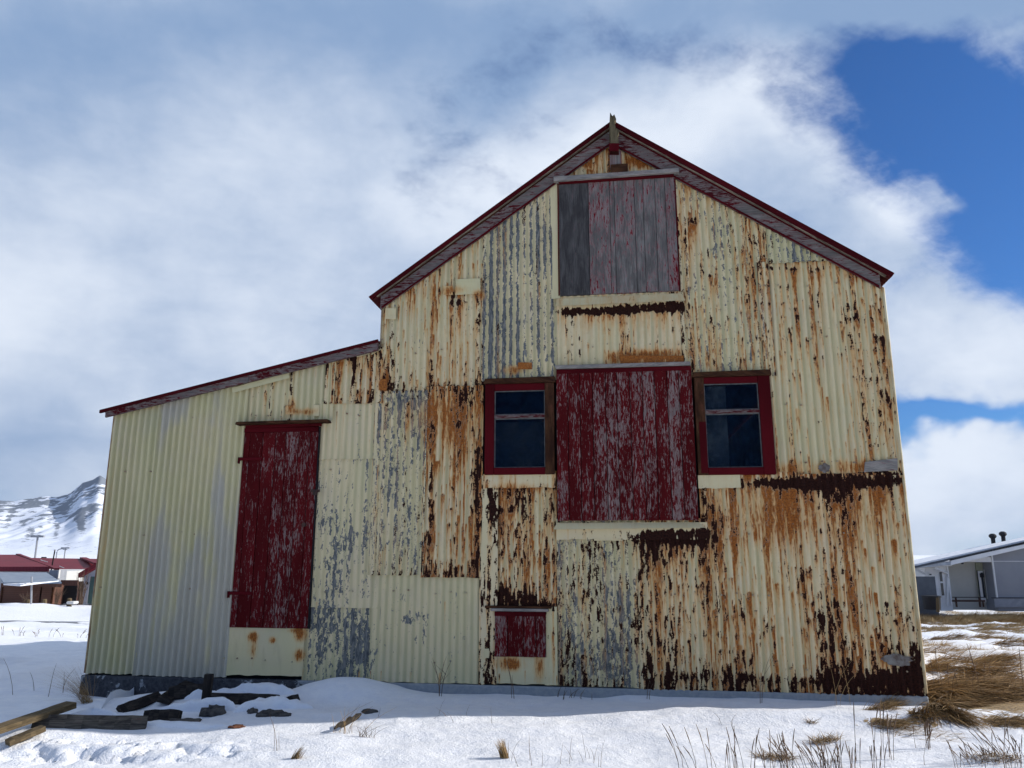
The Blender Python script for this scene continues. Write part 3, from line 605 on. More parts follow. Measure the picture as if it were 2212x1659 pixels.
# roofs
rL = FP(797, 640.7, RO); rT = FP(1313, 267, RO); rT2 = FP(1330, 264.5, RO); rR = FP(1931, 590, RO)
sl1 = (rT[1]-rL[1])/(rT[0]-rL[0]); sl2 = (rR[1]-rT2[1])/(rR[0]-rT2[0])
ua = (rR[1]-sl2*rR[0]-rL[1]+sl1*rL[0])/(sl1-sl2); APX = (ua, rL[1]+sl1*(ua-rL[0]))
M_ROOF = m_plain("red_painted_roof_iron", (.13, .012, .02), .6, (.08, .02, .02), 3)
def roofplane(name, p, q, y0, y1, th=.012):
    L = math.hypot(q[0]-p[0], q[1]-p[1]); dx_, dz_ = (q[0]-p[0])/L, (q[1]-p[1])/L; nx_, nz_ = -dz_, dx_
    if nz_ < 0: nx_, nz_ = -nx_, -nz_
    ys = np.arange(y0, y1, PIT/6); V = []; Fq = []
    for i, y in enumerate(ys):
        h = .010*math.cos(2*math.pi*(y-y0)/PIT)
        for s_, pt in enumerate((p, q)): V.append((pt[0]+nx_*h, y, pt[1]+nz_*h))
        if i: k = 2*i; Fq.append((k-2, k-1, k+1, k))
    n = len(V); V += [(a-nx_*th, b_, c_-nz_*th) for a, b_, c_ in V]; Fq += [tuple(x+n for x in f[::-1]) for f in Fq]
    Fq.append((0, 1, n+1, n)); 
    for i in range(1, len(ys)): k = 2*i; Fq.append((k-2, k, k+n, k-2+n)); Fq.append((k-1, k+1, k+1+n, k-1+n))
    o = npmesh(name, V, Fq, M_ROOF, barn); return o
roofplane('roof', (rL[0], rL[1]-.01), (APX[0], APX[1]-.01), -RO, DEPTH+.2)
roofplane('roof', (APX[0]+.001, APX[1]-.01), (rR[0], rR[1]-.01), -RO, DEPTH+.2)
lr0 = FP(216, 886, RO); lr1 = FP(828, 730.5, RO)
roofplane('roof', (lr0[0], lr0[1]-.005), (UM-.01, lr0[1]+(UM-.01-lr0[0])*(lr1[1]-lr0[1])/(lr1[0]-lr0[0])-.005), -RO, DEPTH+.1)
def along(p, q, w0, w1, y0, y1):
    """board between p and q (u,z), from w0 to w1 measured perpendicular downward"""
    L = math.hypot(q[0]-p[0], q[1]-p[1]); dx_, dz_ = (q[0]-p[0])/L, (q[1]-p[1])/L; nx_, nz_ = dz_, -dx_
    if nz_ > 0: nx_, nz_ = -nx_, -nz_
    return MB().quadbox([(p[0]+nx_*w1, p[1]+nz_*w1), (q[0]+nx_*w1, q[1]+nz_*w1), (p[0]+nx_*w0, p[1]+nz_*w0), (q[0]+nx_*w0, q[1]+nz_*w0)], y0, y1, 0)
PK = .03
Lr = (rL[0]+.005, rL[1]); Ap = (APX[0], APX[1]); Rr = (rR[0], rR[1])
part(along(Lr, Ap, .002, .045, -RO-.012, -RO+.02), 'roof_edge_strip', W_FASC)
part(along((Ap[0]+.001, Ap[1]), Rr, .002, .055, -RO-.014, -RO+.02), 'roof_edge_strip', W_FASC)
# soffit boards between roof edge and barge board
part(along((rL[0]+.06, rL[1]+.06*sl1), Ap, .046, .056, -RO+.005, -BO-.001), 'soffit', W_SOFF)
part(along(Ap, (rR[0]-.04, rR[1]-.04*sl2), .056, .068, -RO+.005, -BO-.001), 'soffit', W_SOFF)
part(along((rL[0]+.10, rL[1]+.1*sl1), Ap, .058, .066, -BO-.02, -BO-.001), 'moulding', W_ROT)
part(along(Ap, (rR[0]-.10, rR[1]-.1*sl2), .070, .079, -BO-.02, -BO-.001), 'moulding', W_SOLID)
# barge boards: bottom edge follows measured line
ux = (bR1[1]-sR*bR1[0]-bL0[1]+sL*bL0[0])/(sL-sR); zx = bL0[1]+sL*(ux-bL0[0])
def topz_l(u): return rL[1]+sl1*(u-rL[0])-.062
def topz_r(u): return rT2[1]+sl2*(u-rT2[0])-.07
eL = FP(821, 668, BO)[0]; eR = FP(1903, 622, BO)[0]
part(MB().quadbox([(eL, bL0[1]+sL*(eL-bL0[0])), (ux, zx), (eL, topz_l(eL)), (ux, min(topz_l(ux), topz_r(ux)))], -BO, -BO+.03, 0), 'barge_board', W_BARGE, bevel=.003)
part(MB().quadbox([(ux, zx), (eR, bR1[1]+sR*(eR-bR1[0])), (ux, min(topz_l(ux), topz_r(ux))), (eR, topz_r(eR))], -BO-.002, -BO+.028, 0), 'barge_board', W_BARGE, bevel=.003)
part(MB().quadbox([(eL+.02, bL0[1]+sL*(eL+.02-bL0[0])-.002), (ux, zx-.002), (eL+.02, bL0[1]+sL*(eL+.02-bL0[0])+.018), (ux, zx+.018)], -BO-.012, -BO-.001, 0), 'trim_strip', W_SOLID)
part(MB().quadbox([(ux, zx-.002), (eR-.02, bR1[1]+sR*(eR-.02-bR1[0])-.002), (ux, zx+.018), (eR-.02, bR1[1]+sR*(eR-.02-bR1[0])+.018)], -BO-.014, -BO-.003, 0), 'trim_strip', W_SOLID)
# lean-to
u1_ = UM-.0; l0 = FP(231, 903, BO)[0]
ltz = lambda u: lr0[1]+(u-lr0[0])*(lr1[1]-lr0[1])/(lr1[0]-lr0[0])
part(MB().quadbox([(lr0[0]+.0, ltz(lr0[0])-.035), (UM-.01, ltz(UM)-.035), (lr0[0]+.0, ltz(lr0[0])-.002), (UM-.01, ltz(UM)-.002)], -RO-.01, -RO+.02, 0), 'roof_edge_strip', W_FASC)
lsp = -3.0
for a, b_, m_ in ((l0, lsp, W_BARGE), (lsp+.004, UM-.01, W_BARGE)):
    part(MB().quadbox([(a, float(lean_bot(a))), (b_, float(lean_bot(b_))), (a, ltz(a)-.03), (b_, ltz(b_)-.03)], -BO-.04, -BO-.01, 0), 'barge_board', m_, bevel=.003)
part(MB().quadbox([(l0, ltz(l0)-.06), (UM-.01, ltz(UM)-.06), (l0, ltz(l0)-.04), (UM-.01, ltz(UM)-.04)], -BO-.01, 0, 0), 'soffit', W_SOFF)

# ridge post and hoist beam
def irregular(name, pts, y0, y1, mat):
    n = len(pts); V = [(u, y0, z) for u, z in pts]+[(u, y1, z) for u, z in pts]
    m_ = MB(); 
    m_.face([V[i] for i in range(n)], [(V[i][0], V[i][2]) for i in range(n)])
    m_.face([V[n+i] for i in range(n)][::-1], [(V[i][0], V[i][2]) for i in range(n)][::-1])
    for i in range(n):
        j = (i+1) % n; m_.face([V[i], V[n+i], V[n+j], V[j]], [(0, V[i][2]), (y1-y0, V[i][2]), (y1-y0, V[j][2]), (0, V[j][2])])
    return m_.build(name, mat, barn)
pp = [FP(x, y, RO+.05) for x, y in ((1317, 331), (1336, 331), (1337, 310), (1334, 300), (1337, 290), (1330, 280), (1327, 268), (1331, 262), (1327, 252), (1323, 256), (1318, 248), (1317, 262), (1316, 290))]
W_POST = m_wood("mossy_weathered_post", .1, (.1, .012, .012), (.045, .036, .022), (.16, .13, .075), .1)
irregular('ridge_post', pp, -RO-.10, -RO-.02, W_POST)
pp = [FP(x, y, RO+.05) for x, y in ((1316, 331), (1337, 331), (1337, 315), (1316, 315))]
irregular('post_foot', pp, -RO-.108, -RO-.012, W_SOLID)
mb = MB(); q0 = FP(1327, 343, RO); mb.span(q0[0]-.05, q0[0]+.08, -RO, .05, q0[1]-.075, q0[1]+.10, 1); part(mb, 'hoist_beam', W_GREY, bevel=.006)
q0 = FP(1337, 366, .1); part(MB().span(q0[0]-.09, q0[0]+.10, -.12, .0, q0[1]-.05, q0[1]+.06, 0), 'beam_bracket', W_ROT, bevel=.006)

# ------------------------------------------------------------------ doors, hatches, windows
def planks(name, cuts, z0, z1, y0, y1, mat, parent, bev=.003, gap=.005, skew=None):
    m_ = MB()
    for i in range(len(cuts)-1):
        a, b_ = cuts[i]+gap/2, cuts[i+1]-gap/2; jit = random.uniform(-.0025, .0025)
        ztp = z1(a) if callable(z1) else z1
        m_.span(a, b_, y0+jit, y1, z0+random.uniform(0, .004), ztp-random.uniform(0, .004))
    return m_.build(name, mat, parent, bevel=bev)
# loft hatch
lh = empty('loft_hatch', (0, 0, 0)); lh.parent = barn; lh['label'] = "grey weathered plank hatch with flecks of red paint"
U0_, U1_, Z0_, Z1_ = .535, 1.832, 4.327, 5.70
cx = [FP(x, 520)[0] for x in (1208, 1273)]
planks('planks', [U0_, cx[1]], Z0_, Z1_, -.045, 0, W_DARK, lh)
mm = [1273, 1319, 1329, 1373, 1392, 1418, 1440, 1464]
planks('planks', [FP(x, 520)[0] for x in mm[:-1]]+[U1_], Z0_, Z1_, -.048, 0, W_GREY, lh, gap=.004)
part(MB().span(U0_-.0, U1_, -.03, -.0, Z0_+.01, Z1_), 'hatch_backing', M_DARK, lh)
tq = Q((1196, 392), (1467, 372), (1196, 382), (1466, 363), .11)
part(MB().quadbox(tq, -.12, -.02, 0), 'lintel', W_PALE, bevel=.004)
part(MB().quadbox(Q((1207, 397), (1455, 381), (1205, 389), (1456, 373), .07), -.085, -.02, 0), 'head_rail', W_SOLID, bevel=.003)
part(MB().span(U0_-.014, U0_, -.052, 0, Z0_, Z1_-.02), 'trim_strip', W_SOLID); part(MB().span(U1_, U1_+.012, -.052, 0, Z0_, Z1_-.02), 'trim_strip', W_SOLID)
# centre hatch
ch = empty('sliding_hatch', (0, 0, 0)); ch.parent = barn; ch['label'] = "large hatch of flaking red vertical planks between the two windows"
a0, a1 = .487, 1.915; cuts = list(np.linspace(a0, a1, 12)); cuts = [a0]+[c+random.uniform(-.008, .008) for c in cuts[1:-1]]+[a1]
planks('planks', cuts, 1.877, 3.475, -.075, -.03, W_RED, ch, gap=.006)
part(MB().span(a0+.01, a1-.01, -.05, 0, 1.89, 3.46), 'hatch_backing', M_DARK, ch)
part(MB().span(a0+.005, a1-.005, -.082, -.074, 3.435, 3.48, 0), 'head_rail', W_SOLID, ch)
part(MB().quadbox([(a0-.0, 3.485), (a1-.01, 3.485), (a0-.01, 3.525), (a1-.01, 3.525)], -.10, -.02, 0), 'top_batten', W_PALE, bevel=.004)
# windows
def window(wr, side, label):
    e = empty('window', (0, 0, 0)); e.parent = barn; e['label'] = label
    a, b_, c_, d_ = wr
    if side == 'L':   # rotten wood along top and right
        L_, T_, Rr_, B_ = .10, .10, .10, .075; ml, mr_ = W_FRAME, W_ROT
    else:
        L_, T_, Rr_, B_ = .10, .09, .12, .075; ml, mr_ = W_ROT, W_FRAME
    y0 = -.065
    MB().span(a, a+L_, y0, .03, c_, d_-T_*.45).build('frame_jamb', ml, e, bevel=.005)
    MB().span(b_-Rr_, b_, y0, .03, c_, d_-T_*.45).build('frame_jamb', mr_, e, bevel=.005)
    MB().span(a+L_, b_-Rr_, y0+.002, .03, c_, c_+B_, 0).build('frame_sill', W_FRAME, e, bevel=.005)
    MB().span(a+L_, b_-Rr_, y0+.006, .03, d_-T_-.02, d_-T_*.45-.002, 0).build('frame_head', W_FRAME, e, bevel=.004)
    MB().quadbox([(a-.02, d_-T_*.45), (b_+.02, d_-T_*.45), (a+.0, d_+.012), (b_+.01, d_+.02)], y0-.02, .02, 0).build('drip_board', W_ROT, e, bevel=.006)
    if side == 'R': MB().span(a+.03, a+.10, y0-.004, y0+.01, c_+.02, c_+.55).build('tin_patch', W_FRAME, e)
    ia, ib, ic, idd = a+L_, b_-Rr_, c_+B_, d_-T_-.02; zm = ic+(idd-ic)*.66
    MB().span(ia, ib, y0+.012, .02, zm-.019, zm+.019, 0).build('glazing_bar', W_BARGE, e, bevel=.004)
    for k, (p0, p1) in enumerate(((ic, zm-.019), (zm+.019, idd))):
        pn = MB().span(ia, ib, -.018, -.013, p0, p1).build('pane', M_GLASS, e)
        g = .010; m_ = MB(); m_.span(ia, ia+g, -.032, -.018, p0, p1); m_.span(ib-g, ib, -.032, -.018, p0, p1); m_.span(ia+g, ib-g, -.032, -.018, p0, p0+g, 0); m_.span(ia+g, ib-g, -.032, -.018, p1-g, p1, 0)
        m_.build('putty', M_PUTTY, pn)
    if side == 'R':
        MB().span(ia-.02, ia+.24, .10, .12, ic, idd).build('curtain', M_CURT, e)
    else: MB().span(ia-.05, ib+.05, .20, .22, ic-.05, zm-.02).build('inner_board', m_plain("inner_board_grey", (.11, .14, .16), .9, (.05, .065, .08), 3), e)
window(winL, 'L', "left window with two dark panes in a red frame")
window(winR, 'R', "right window with a half drawn curtain behind dark panes")
# door
dr = empty('door', (0, 0, 0)); dr.parent = barn; dr['label'] = "tall narrow door of flaking red planks"
D0, D1, DZ0, DZ1 = -3.028, -2.152, .768, 2.915
cuts = [D0, D0+.075, D0+.225, D0+.375, D0+.50, D0+.645, D0+.775, D1]
planks('planks', cuts, DZ0, DZ1-.05, -.040, -.01, W_DOOR, dr)
part(MB().span(D0, D1, -.02, 0, DZ0, DZ1), 'door_backing', M_DARK, dr)
part(MB().span(D0, D1-.01, -.045, -.01, DZ1-.05, DZ1+.0, 0), 'head_rail', W_SOLID, dr, bevel=.003)
part(MB().span(D1+.002, D1+.012, -.05, 0, DZ0, DZ1), 'door_stop', M_DARK, dr)
for zz in (FP(560, 992)[1], FP(530, 1281)[1]):
    m_ = MB(); m_.span(D0-.03, D0+.24, -.052, -.044, zz-.018, zz+.018, 0); m_.span(D0-.045, D0-.028, -.055, -.02, zz-.05, zz+.02); m_.build('strap_hinge', W_SOLID, dr, bevel=.003)
uu, zz = FP(685, 1061); m_ = MB(); m_.span(uu-.05, uu+.05, -.06, -.045, zz-.015, zz+.015, 0); m_.span(uu-.02, uu+.03, -.075, -.06, zz-.05, zz-.005); m_.build('hasp', M_IRON, dr, bevel=.003)
uu, zz = FP(661, 1134); MB().tube([(uu, -.04, zz), (uu, -.07, zz)], [.02, .024], 12).build('knob', M_IRON, dr)
q = Q((510, 918), (711, 912), (512, 912), (709, 906), .1)
part(MB().quadbox(q, -.13, -.01, 0), 'door_lintel', W_ROT, bevel=.004)
part(MB().quadbox(Q((530, 925), (693, 920), (530, 917), (693, 912), .05), -.055, -.01, 0), 'frame_head', W_SOLID, bevel=.003)
# small hatch
sh = empty('low_hatch', (0, 0, 0)); sh.parent = barn; sh['label'] = "small square red plank hatch near the ground"
s0, s1 = -.166, .357; planks('planks', [s0, s0+.13, s0+.30, s0+.42, s1], .529, .97, -.05, -.02, W_SMALL, sh)
part(MB().span(s0, s1, -.03, 0, .53, .96), 'hatch_backing', M_DARK, sh)
part(MB().span(s0, s1, -.058, -.048, .925, .968, 0), 'head_rail', W_SOLID, sh)
part(MB().span(s0-.04, s1+.03, -.075, -.015, .972, 1.0, 0), 'lintel', W_PALE, sh, bevel=.004)
part(MB().span(s0-.10, s1+.06, -.070, -.015, 1.002, 1.025, 0), 'drip_board', W_ROT, sh, bevel=.004)
# nail heads on the sheets
m_ = MB()
for zz in (.45, 1.15, 1.75, 2.45, 3.05, 3.75, 4.35):
    for uu in np.arange(UL+.06, UR_-.05, PIT*2):
        top = float(lean_bot(uu)) if uu < UM else float(barge_bot(uu))
        if zz > top-.05 or random.random() < (.8 if uu < -3 else .5): continue
        if (D0-.1 < uu < D1+.1 and zz < DZ1+.1 and zz > .7) or (a0-.1 < uu < a1+.1 and 1.8 < zz < 3.6) or (U0_-.1 < uu < U1_+.1 and zz > 4.2) or any(w_[0]-.1 < uu < w_[1]+.1 and w_[2]-.2 < zz < w_[3]+.1 for w_ in (winL, winR)) or (s0-.1 < uu < s1+.1 and .4 < zz < 1.1): continue
        z_ = zz+random.uniform(-.02, .02); u_ = uu+random.uniform(-.008, .008); m_.tube([(u_, -.01, z_), (u_, -.034, z_)], [.010, .007], 7)
tag(part(m_, 'nail_heads', m_plain("rusty_nail", (.20, .10, .06), .8, (.5, .44, .3), 9)), kind='stuff')

# ================================================================== LEFT HOUSES
def L7(x, y): return (x*.2005, 997.5+y*.2005)
def W(px, py, Y): return AT(px, py, Y)
M_RR = m_plain("wine_red_roof", (.18, .010, .018), .6, (.14, .009, .016), 1)
M_RF = m_plain("red_fascia", (.20, .012, .03), .5)
M_WH = m_plain("white_render", (.62, .62, .60), .8, (.55, .55, .54), 1)
M_BL = m_plain("pale_blue_cladding", (.42, .46, .52), .8)
M_GRW = m_plain("grey_render", (.34, .36, .40), .8)
M_SHR = m_plain("grey_sheet_roof", (.20, .24, .30), .55, (.26, .30, .35), 2)
M_GRN = m_plain("green_door_paint", (.07, .13, .12), .6)
def m_slat(name, c, sc_=7.0, axis='z'):
    m, t, p = material(name); o = t.coord(); x, y, z = t.xyz(o); v = z if axis == 'z' else x
    f = t.m('FRACT', t.mul(v, sc_)); n = t.noise(o, 4, 5, .6); t.put(p.inputs['Base Color'], t.mix(t.ss(f, .0, .18), tuple(k*.3 for k in c), t.mix(n, c, tuple(k*.7 for k in c)))); p.inputs['Roughness'].default_value = .8; return m
M_SLAT = m_slat("brown_slat_wall", (.115, .045, .026)); M_FEN = m_slat("brown_upright_boards", (.10, .035, .022), 6, 'x'); M_COR = m_slat("red_ribbed_fascia", (.19, .012, .026), 4, 'x')
def boxat(x0, y0, x1, y1, Y, dep, conv=L7):
    """box whose front face spans the two picture corners at distance Y"""
    a = W(*conv(x0, y0), Y); b_ = W(*conv(x1, y0), Y); lo = W(*conv((x0+x1)/2, y1), Y); return (a.x, b_.x, Y, Y+dep, lo.z, (a.z+b_.z)/2)
def rootat(name, bx, **k):
    e = empty(name, ((bx[0]+bx[1])/2, bx[2], bx[4]), **k); return e
def addp(e, name, mat, *boxes, bevel=0):
    m_ = MB()
    for b_ in boxes: m_.span(*b_)
    o = m_.build(name, mat, None, bevel=bevel); o.parent = e; o.location = -e.location; return o
def polyp(e, name, mat, quads):
    m_ = MB()
    for q_ in quads: m_.face([Vector(p) for p in q_], [(0, 0)]*len(q_))
    o = m_.build(name, mat, None); o.parent = e; o.location = -e.location; return o
def slab(e, name, mat, P, th):
    """P 4 corner points (BL BR TR TL), thickness downward"""
    P = [Vector(p) for p in P]; m_ = MB(); lo = [p-Vector((0, 0, th)) for p in P]
    m_.hexa([lo[0], lo[1], lo[3], lo[2], P[0], P[1], P[3], P[2]], 0); o = m_.build(name, mat, None); o.parent = e; o.location = -e.location; return o

# house A: red roof running out of frame at left
Y = 60
b = boxat(-900, 1180, 640, 1530, Y, 8); b = (b[0], b[1]-.1, b[2], b[3], b[4]-.3, b[5])
e = rootat('house', b, label="white house with a wine red roof, leftmost of the row behind the shed", cat="house", group="red roofed houses across the road")
addp(e, 'wall', M_WH, b)
ev0 = W(*L7(-900, 1132), Y-.4); ev1 = W(*L7(528, 1130), Y-.4); rg0 = W(*L7(-900, 1003), Y+7.5); rg1 = W(*L7(190, 1000), Y+7.5)
slab(e, 'roof', M_RR, [ev0, ev1, rg1, rg0], .12)
f1 = boxat(-900, 1132, 528, 1182, Y-.45, .08); addp(e, 'fascia', M_COR, f1)
# raised verge and grey end wall
va = W(*L7(190, 990), Y+7.5); vb = W(*L7(640, 1145), Y-1.2); slab(e, 'verge', M_RR, [vb-Vector((.35, 0, 0)), vb, va+Vector((.2, 0, 0)), va-Vector((.15, 0, 0))], .14)
wb = W(*L7(618, 1255), Y-1.2); wt = vb-Vector((.1, 0, .14)); wt2 = W(*L7(528, 1125), Y+.1); wb2 = W(*L7(500, 1185), Y+.1)
b0 = (vb.x-.75, vb.x-.08, Y-1.15, Y+.0, wb.z-1.9, vb.z-.16); addp(e, 'end_wall', M_GRW, b0); addp(e, 'end_trim', M_WH, (vb.x-.085, vb.x, Y-1.2, Y-1.0, wb.z, vb.z-.14))
# house B
Y = 66
b = boxat(650, 1240, 915, 1530, Y, 8); b = (b[0]-6, b[1]+6, b[2], b[3], b[4]-.5, b[5]+.2)
e = rootat('house', b, label="white house with a wide wine red roof and two white streaks, middle of row", cat="house", group="red roofed houses across the road")
addp(e, 'wall', M_WH, b)
P0 = W(*L7(350, 1210), Y-.4); P1 = W(*L7(1100, 1210), Y-.4); P2 = W(*L7(895, 1035), Y+8); P3 = W(*L7(340, 1035), Y+8)
slab(e, 'roof', M_RR, [P0, P1, P2+Vector((2.5, 0, -.1)), P3], .12)
addp(e, 'fascia', M_COR, boxat(640, 1212, 1100, 1250, Y-.45, .08))
va = W(*L7(895, 1028), Y+8); vb = W(*L7(1075, 1088), Y+3); slab(e, 'verge', M_RR, [vb-Vector((.5, 0, 0)), vb, va+Vector((.3, 0, 0)), va-Vector((.3, 0, 0))], .15)
M_SNP = m_plain("thin_snow", (.8, .82, .86), .8)
for (x0, y0, x1, y1) in ((435, 1060, 515, 1083), (640, 1128, 690, 1148)):
    fr = lambda y: (y-1035)/(1210-1035); A_, B_ = W(*L7(x0, y0), Y+8-8.4*fr(y0)), W(*L7(x1, y1), Y+8-8.4*fr(y1)); A_.z += .06; B_.z += .06
    slab(e, 'snow_streak', M_SNP, [A_-Vector((.0, 0, .08)), B_-Vector((0, 0, .08)), B_, A_], .02)
addp(e, 'chimney_cap', M_DARK, boxat(445, 1025, 470, 1040, Y+8.2, .5))
# house C: right, pale blue with green door
Y = 57
b = boxat(915, 1195, 1170, 1530, Y, 8)
e = rootat('house', b, label="pale blue house with a green door and dark red roof edge, beside the barn corner", cat="house", group="red roofed houses across the road")
z1 = W(*L7(888, 1190), Y).z
zt = W(*L7(1050, 1120), Y).z
m_ = MB(); x0, x1 = b[0], b[1]; sl_ = (zt-z1)/(W(*L7(1050, 1120), Y).x-x0)
m_.hexa([(x0, Y, b[4]), (x1, Y, b[4]), (x0, Y+8, b[4]), (x1, Y+8, b[4]), (x0, Y, z1), (x1, Y, z1+sl_*(x1-x0)), (x0, Y+8, z1), (x1, Y+8, z1+sl_*(x1-x0))]); o = m_.build('wall', M_BL); o.parent = e; o.location = -e.location
r0 = W(*L7(845, 1200), Y-.5); slab(e, 'roof', M_RR, [r0, r0+Vector((5, 0, 5*sl_*1.12)), r0+Vector((5, 8, 5*sl_*1.12)), r0+Vector((0, 8, 0))], .32)
dd = addp(e, 'door', M_GRN, boxat(976, 1237, 1042, 1528, Y-.05, .06)); addp(e, 'door_frame', M_WH, boxat(966, 1228, 974, 1528, Y-.04, .05)); addp(e, 'wall_lamp', M_DARK, boxat(928, 1298, 942, 1322, Y-.12, .12))
# shed
Y = 54
b = boxat(22, 1350, 572, 1530, Y, 4)
e = rootat('shed', b, label="brown slatted shed with a flat grey sheet roof in front of the white house", cat="shed")
addp(e, 'wall', M_SLAT, (b[0]-.1, b[1], b[2], b[3], b[4]-.1, b[5]+.25))
P = [W(*L7(40, 1300), Y-.5), W(*L7(665, 1298), Y-.5), W(*L7(498, 1190), Y+4.5), W(*L7(-40, 1190), Y+4.5)]
slab(e, 'roof', M_SHR, P, .10); addp(e, 'roof_edge', M_SLAT, (P[0].x, P[1].x, Y-.45, Y-.38, P[0].z-.30, P[0].z-.10))
addp(e, 'corner_post', W_ROT, boxat(562, 1350, 582, 1530, Y-.06, .06)); addp(e, 'corner_post', W_ROT, boxat(22, 1350, 34, 1530, Y-.06, .06))
b2 = boxat(570, 1332, 842, 1530, Y+1.4, .2); addp(e, 'carport_back', M_FEN, b2); addp(e, 'carport_wall', M_DARK, (b2[0], b2[0]+.1, Y, Y+1.5, b2[4], b2[5]))
addp(e, 'carport_boards', M_FEN, boxat(655, 1275, 842, 1332, Y+.2, .1)); addp(e, 'carport_shade', M_DARK, boxat(600, 1335, 835, 1530, Y+1.3, .08))  # last: near-black panel standing in for the shade inside the open carport
M_POST = m_plain("galvanised_post", (.30, .31, .33), .5)
# rotary clothes dryer
Y = 50
pb = W(*L7(335, 1532), Y); pt = W(*L7(335, 1290), Y); e = empty('rotary_dryer', pb, label="rotary clothes dryer on a thin pole with icy lines before the brown shed", cat="clothes dryer")
def tubep(e, name, mat, pts, r, n=6):
    o = MB().tube(pts, r, n).build(name, mat, None); o.parent = e; o.location = -e.location; return o
tubep(e, 'pole', M_POST, [pb, pt+Vector((0, 0, .3))], .055)
for (x, y, dy) in ((40, 1322, -1), (630, 1285, .8), (220, 1335, -1.5), (480, 1300, 1.5)):
    tubep(e, 'arm', M_POST, [pt-Vector((0, 0, .15)), W(*L7(x, y), Y+dy)], .035)
cs = [W(*L7(x, y), Y+dy) for x, y, dy in ((40, 1322, -1), (220, 1335, -1.5), (630, 1285, .8), (480, 1300, 1.5))]
for f_ in (1, .75, .5):
    ps = []
    for i in range(5): ps.append((pt-Vector((0, 0, .12)))*(1-f_)+cs[i % 4]*f_)
    tubep(e, 'line', M_SNP, ps, .035, 5)
# lamps
def lamp(bx, by, tx, ty, Y, label, style):
    bt_ = W(*L7(bx, by), Y); tp = W(*L7(tx, ty), Y); bt_.x = tp.x; bt_.z = -2.6
    e = empty('street_lamp', bt_, label=label, cat="street lamp", group="street lamps behind the red roofs")
    if style == 'T':
        tubep(e, 'pole', M_POST, [bt_, tp], .10); addp(e, 'lamp_head', M_POST, (tp.x-.7, tp.x+.7, Y-.15, Y+.15, tp.z-.12, tp.z+.10))
    else:
        a = W(*L7(612, 975), Y); a.x = tp.x; pts = [bt_, Vector((tp.x, Y, a.z)), ]
        for (x, y) in ((620, 955), (640, 942), (665, 938), (690, 940)): pts.append(W(*L7(x, y), Y))
        tubep(e, 'pole', M_POST, pts, .08); q_ = pts[-1]; addp(e, 'lamp_head', M_POST, (q_.x-.1, q_.x+.5, Y-.1, Y+.1, q_.z-.12, q_.z+.02))
lamp(385, 1030, 408, 803, 85, "tall street lamp with a T-shaped head, leftmost above the red roofs", 'T')
lamp(690, 1040, 706, 928, 130, "short straight street lamp right of the curved one", 'T')
lamp(612, 1035, 613, 975, 120, "street lamp with a curved arm, between the two straight lamps", 'C')
bt_ = W(*L7(572, 1115), 63.0); tp = W(*L7(590, 962), 63.0); bt_.x = tp.x-.1
e = empty('roof_mast', bt_, label="thin dark antenna mast rising from the red roof", cat="antenna"); tubep(e, 'mast', M_DARK, [bt_-Vector((0, 0, .6)), tp], .05); tubep(e, 'mast_tip', M_POST, [tp, tp+Vector((0, 0, .12))], .07)
# stumps, white box and shrub before the shed
for (x, y, lb) in ((308, 1490, "short wooden stump left of the dryer pole"), (480, 1485, "short pale wooden stump between dryer pole and carport"), (748, 1475, "short wooden stump behind the white box")):
    p0 = W(*L7(x, 1535), 51.5); p1 = W(*L7(x, y), 51.5); p0.z -= .3
    o = MB().tube([p0, p1, p1+Vector((0, 0, .04))], [.16, .15, .08], 8).build('wooden_stump', W_PLANK); tag(o, lb, "stump", "stumps in front of the shed")
bb = boxat(714, 1506, 796, 1535, 51, .6); o = MB().span(*bb).build('white_box', M_WH, bevel=.04); tag(o, "white box standing in the snow before the carport", "box")
def twigbush(name, base, h, wdt, n, mat, label, cat, r=.012, seed=1, group=None):
    rnd = random.Random(seed); m_ = MB()
    for i in range(n):
        a = rnd.uniform(0, 6.28); l = rnd.uniform(.5, 1)*h; p = base+Vector((rnd.uniform(-.15, .15)*wdt, rnd.uniform(-.15, .15)*wdt, 0)); lean = rnd.uniform(.1, .5)*wdt
        p1 = p+Vector((math.cos(a)*lean*.4, math.sin(a)*lean*.4, l*.5)); p2 = p+Vector((math.cos(a)*lean, math.sin(a)*lean, l)); m_.tube([p-Vector((0, 0, .05)), p1, p2], [r, r*.7, r*.3], 4)
        if rnd.random() < .7: m_.tube([p1, p1+Vector((rnd.uniform(-.4, .4)*wdt, rnd.uniform(-.4, .4)*wdt, l*.35))], [r*.6, r*.25], 3)
    o = m_.build(name, mat); return tag(o, label, cat, group)
M_TWIG = m_plain("dark_twig", (.07, .045, .035), .9, (.12, .08, .05), 9)
twigbush('bare_shrub', W(*L7(860, 1532), 53), 2.4, .9, 34, M_TWIG, "bare brown shrub between the carport and the pale blue house", "shrub", .018, 5)
twigbush('bare_shrub', W(*L7(600, 1532), 52.5), 1.3, .9, 24, M_TWIG, "small dark shrub in the mouth of the carport", "shrub", .015, 6)
twigbush('bare_shrub', W(*L7(275, 1532), 52.5), .9, 1.2, 20, M_TWIG, "low dark shrub at the foot of the slatted shed wall", "shrub", .015, 8)

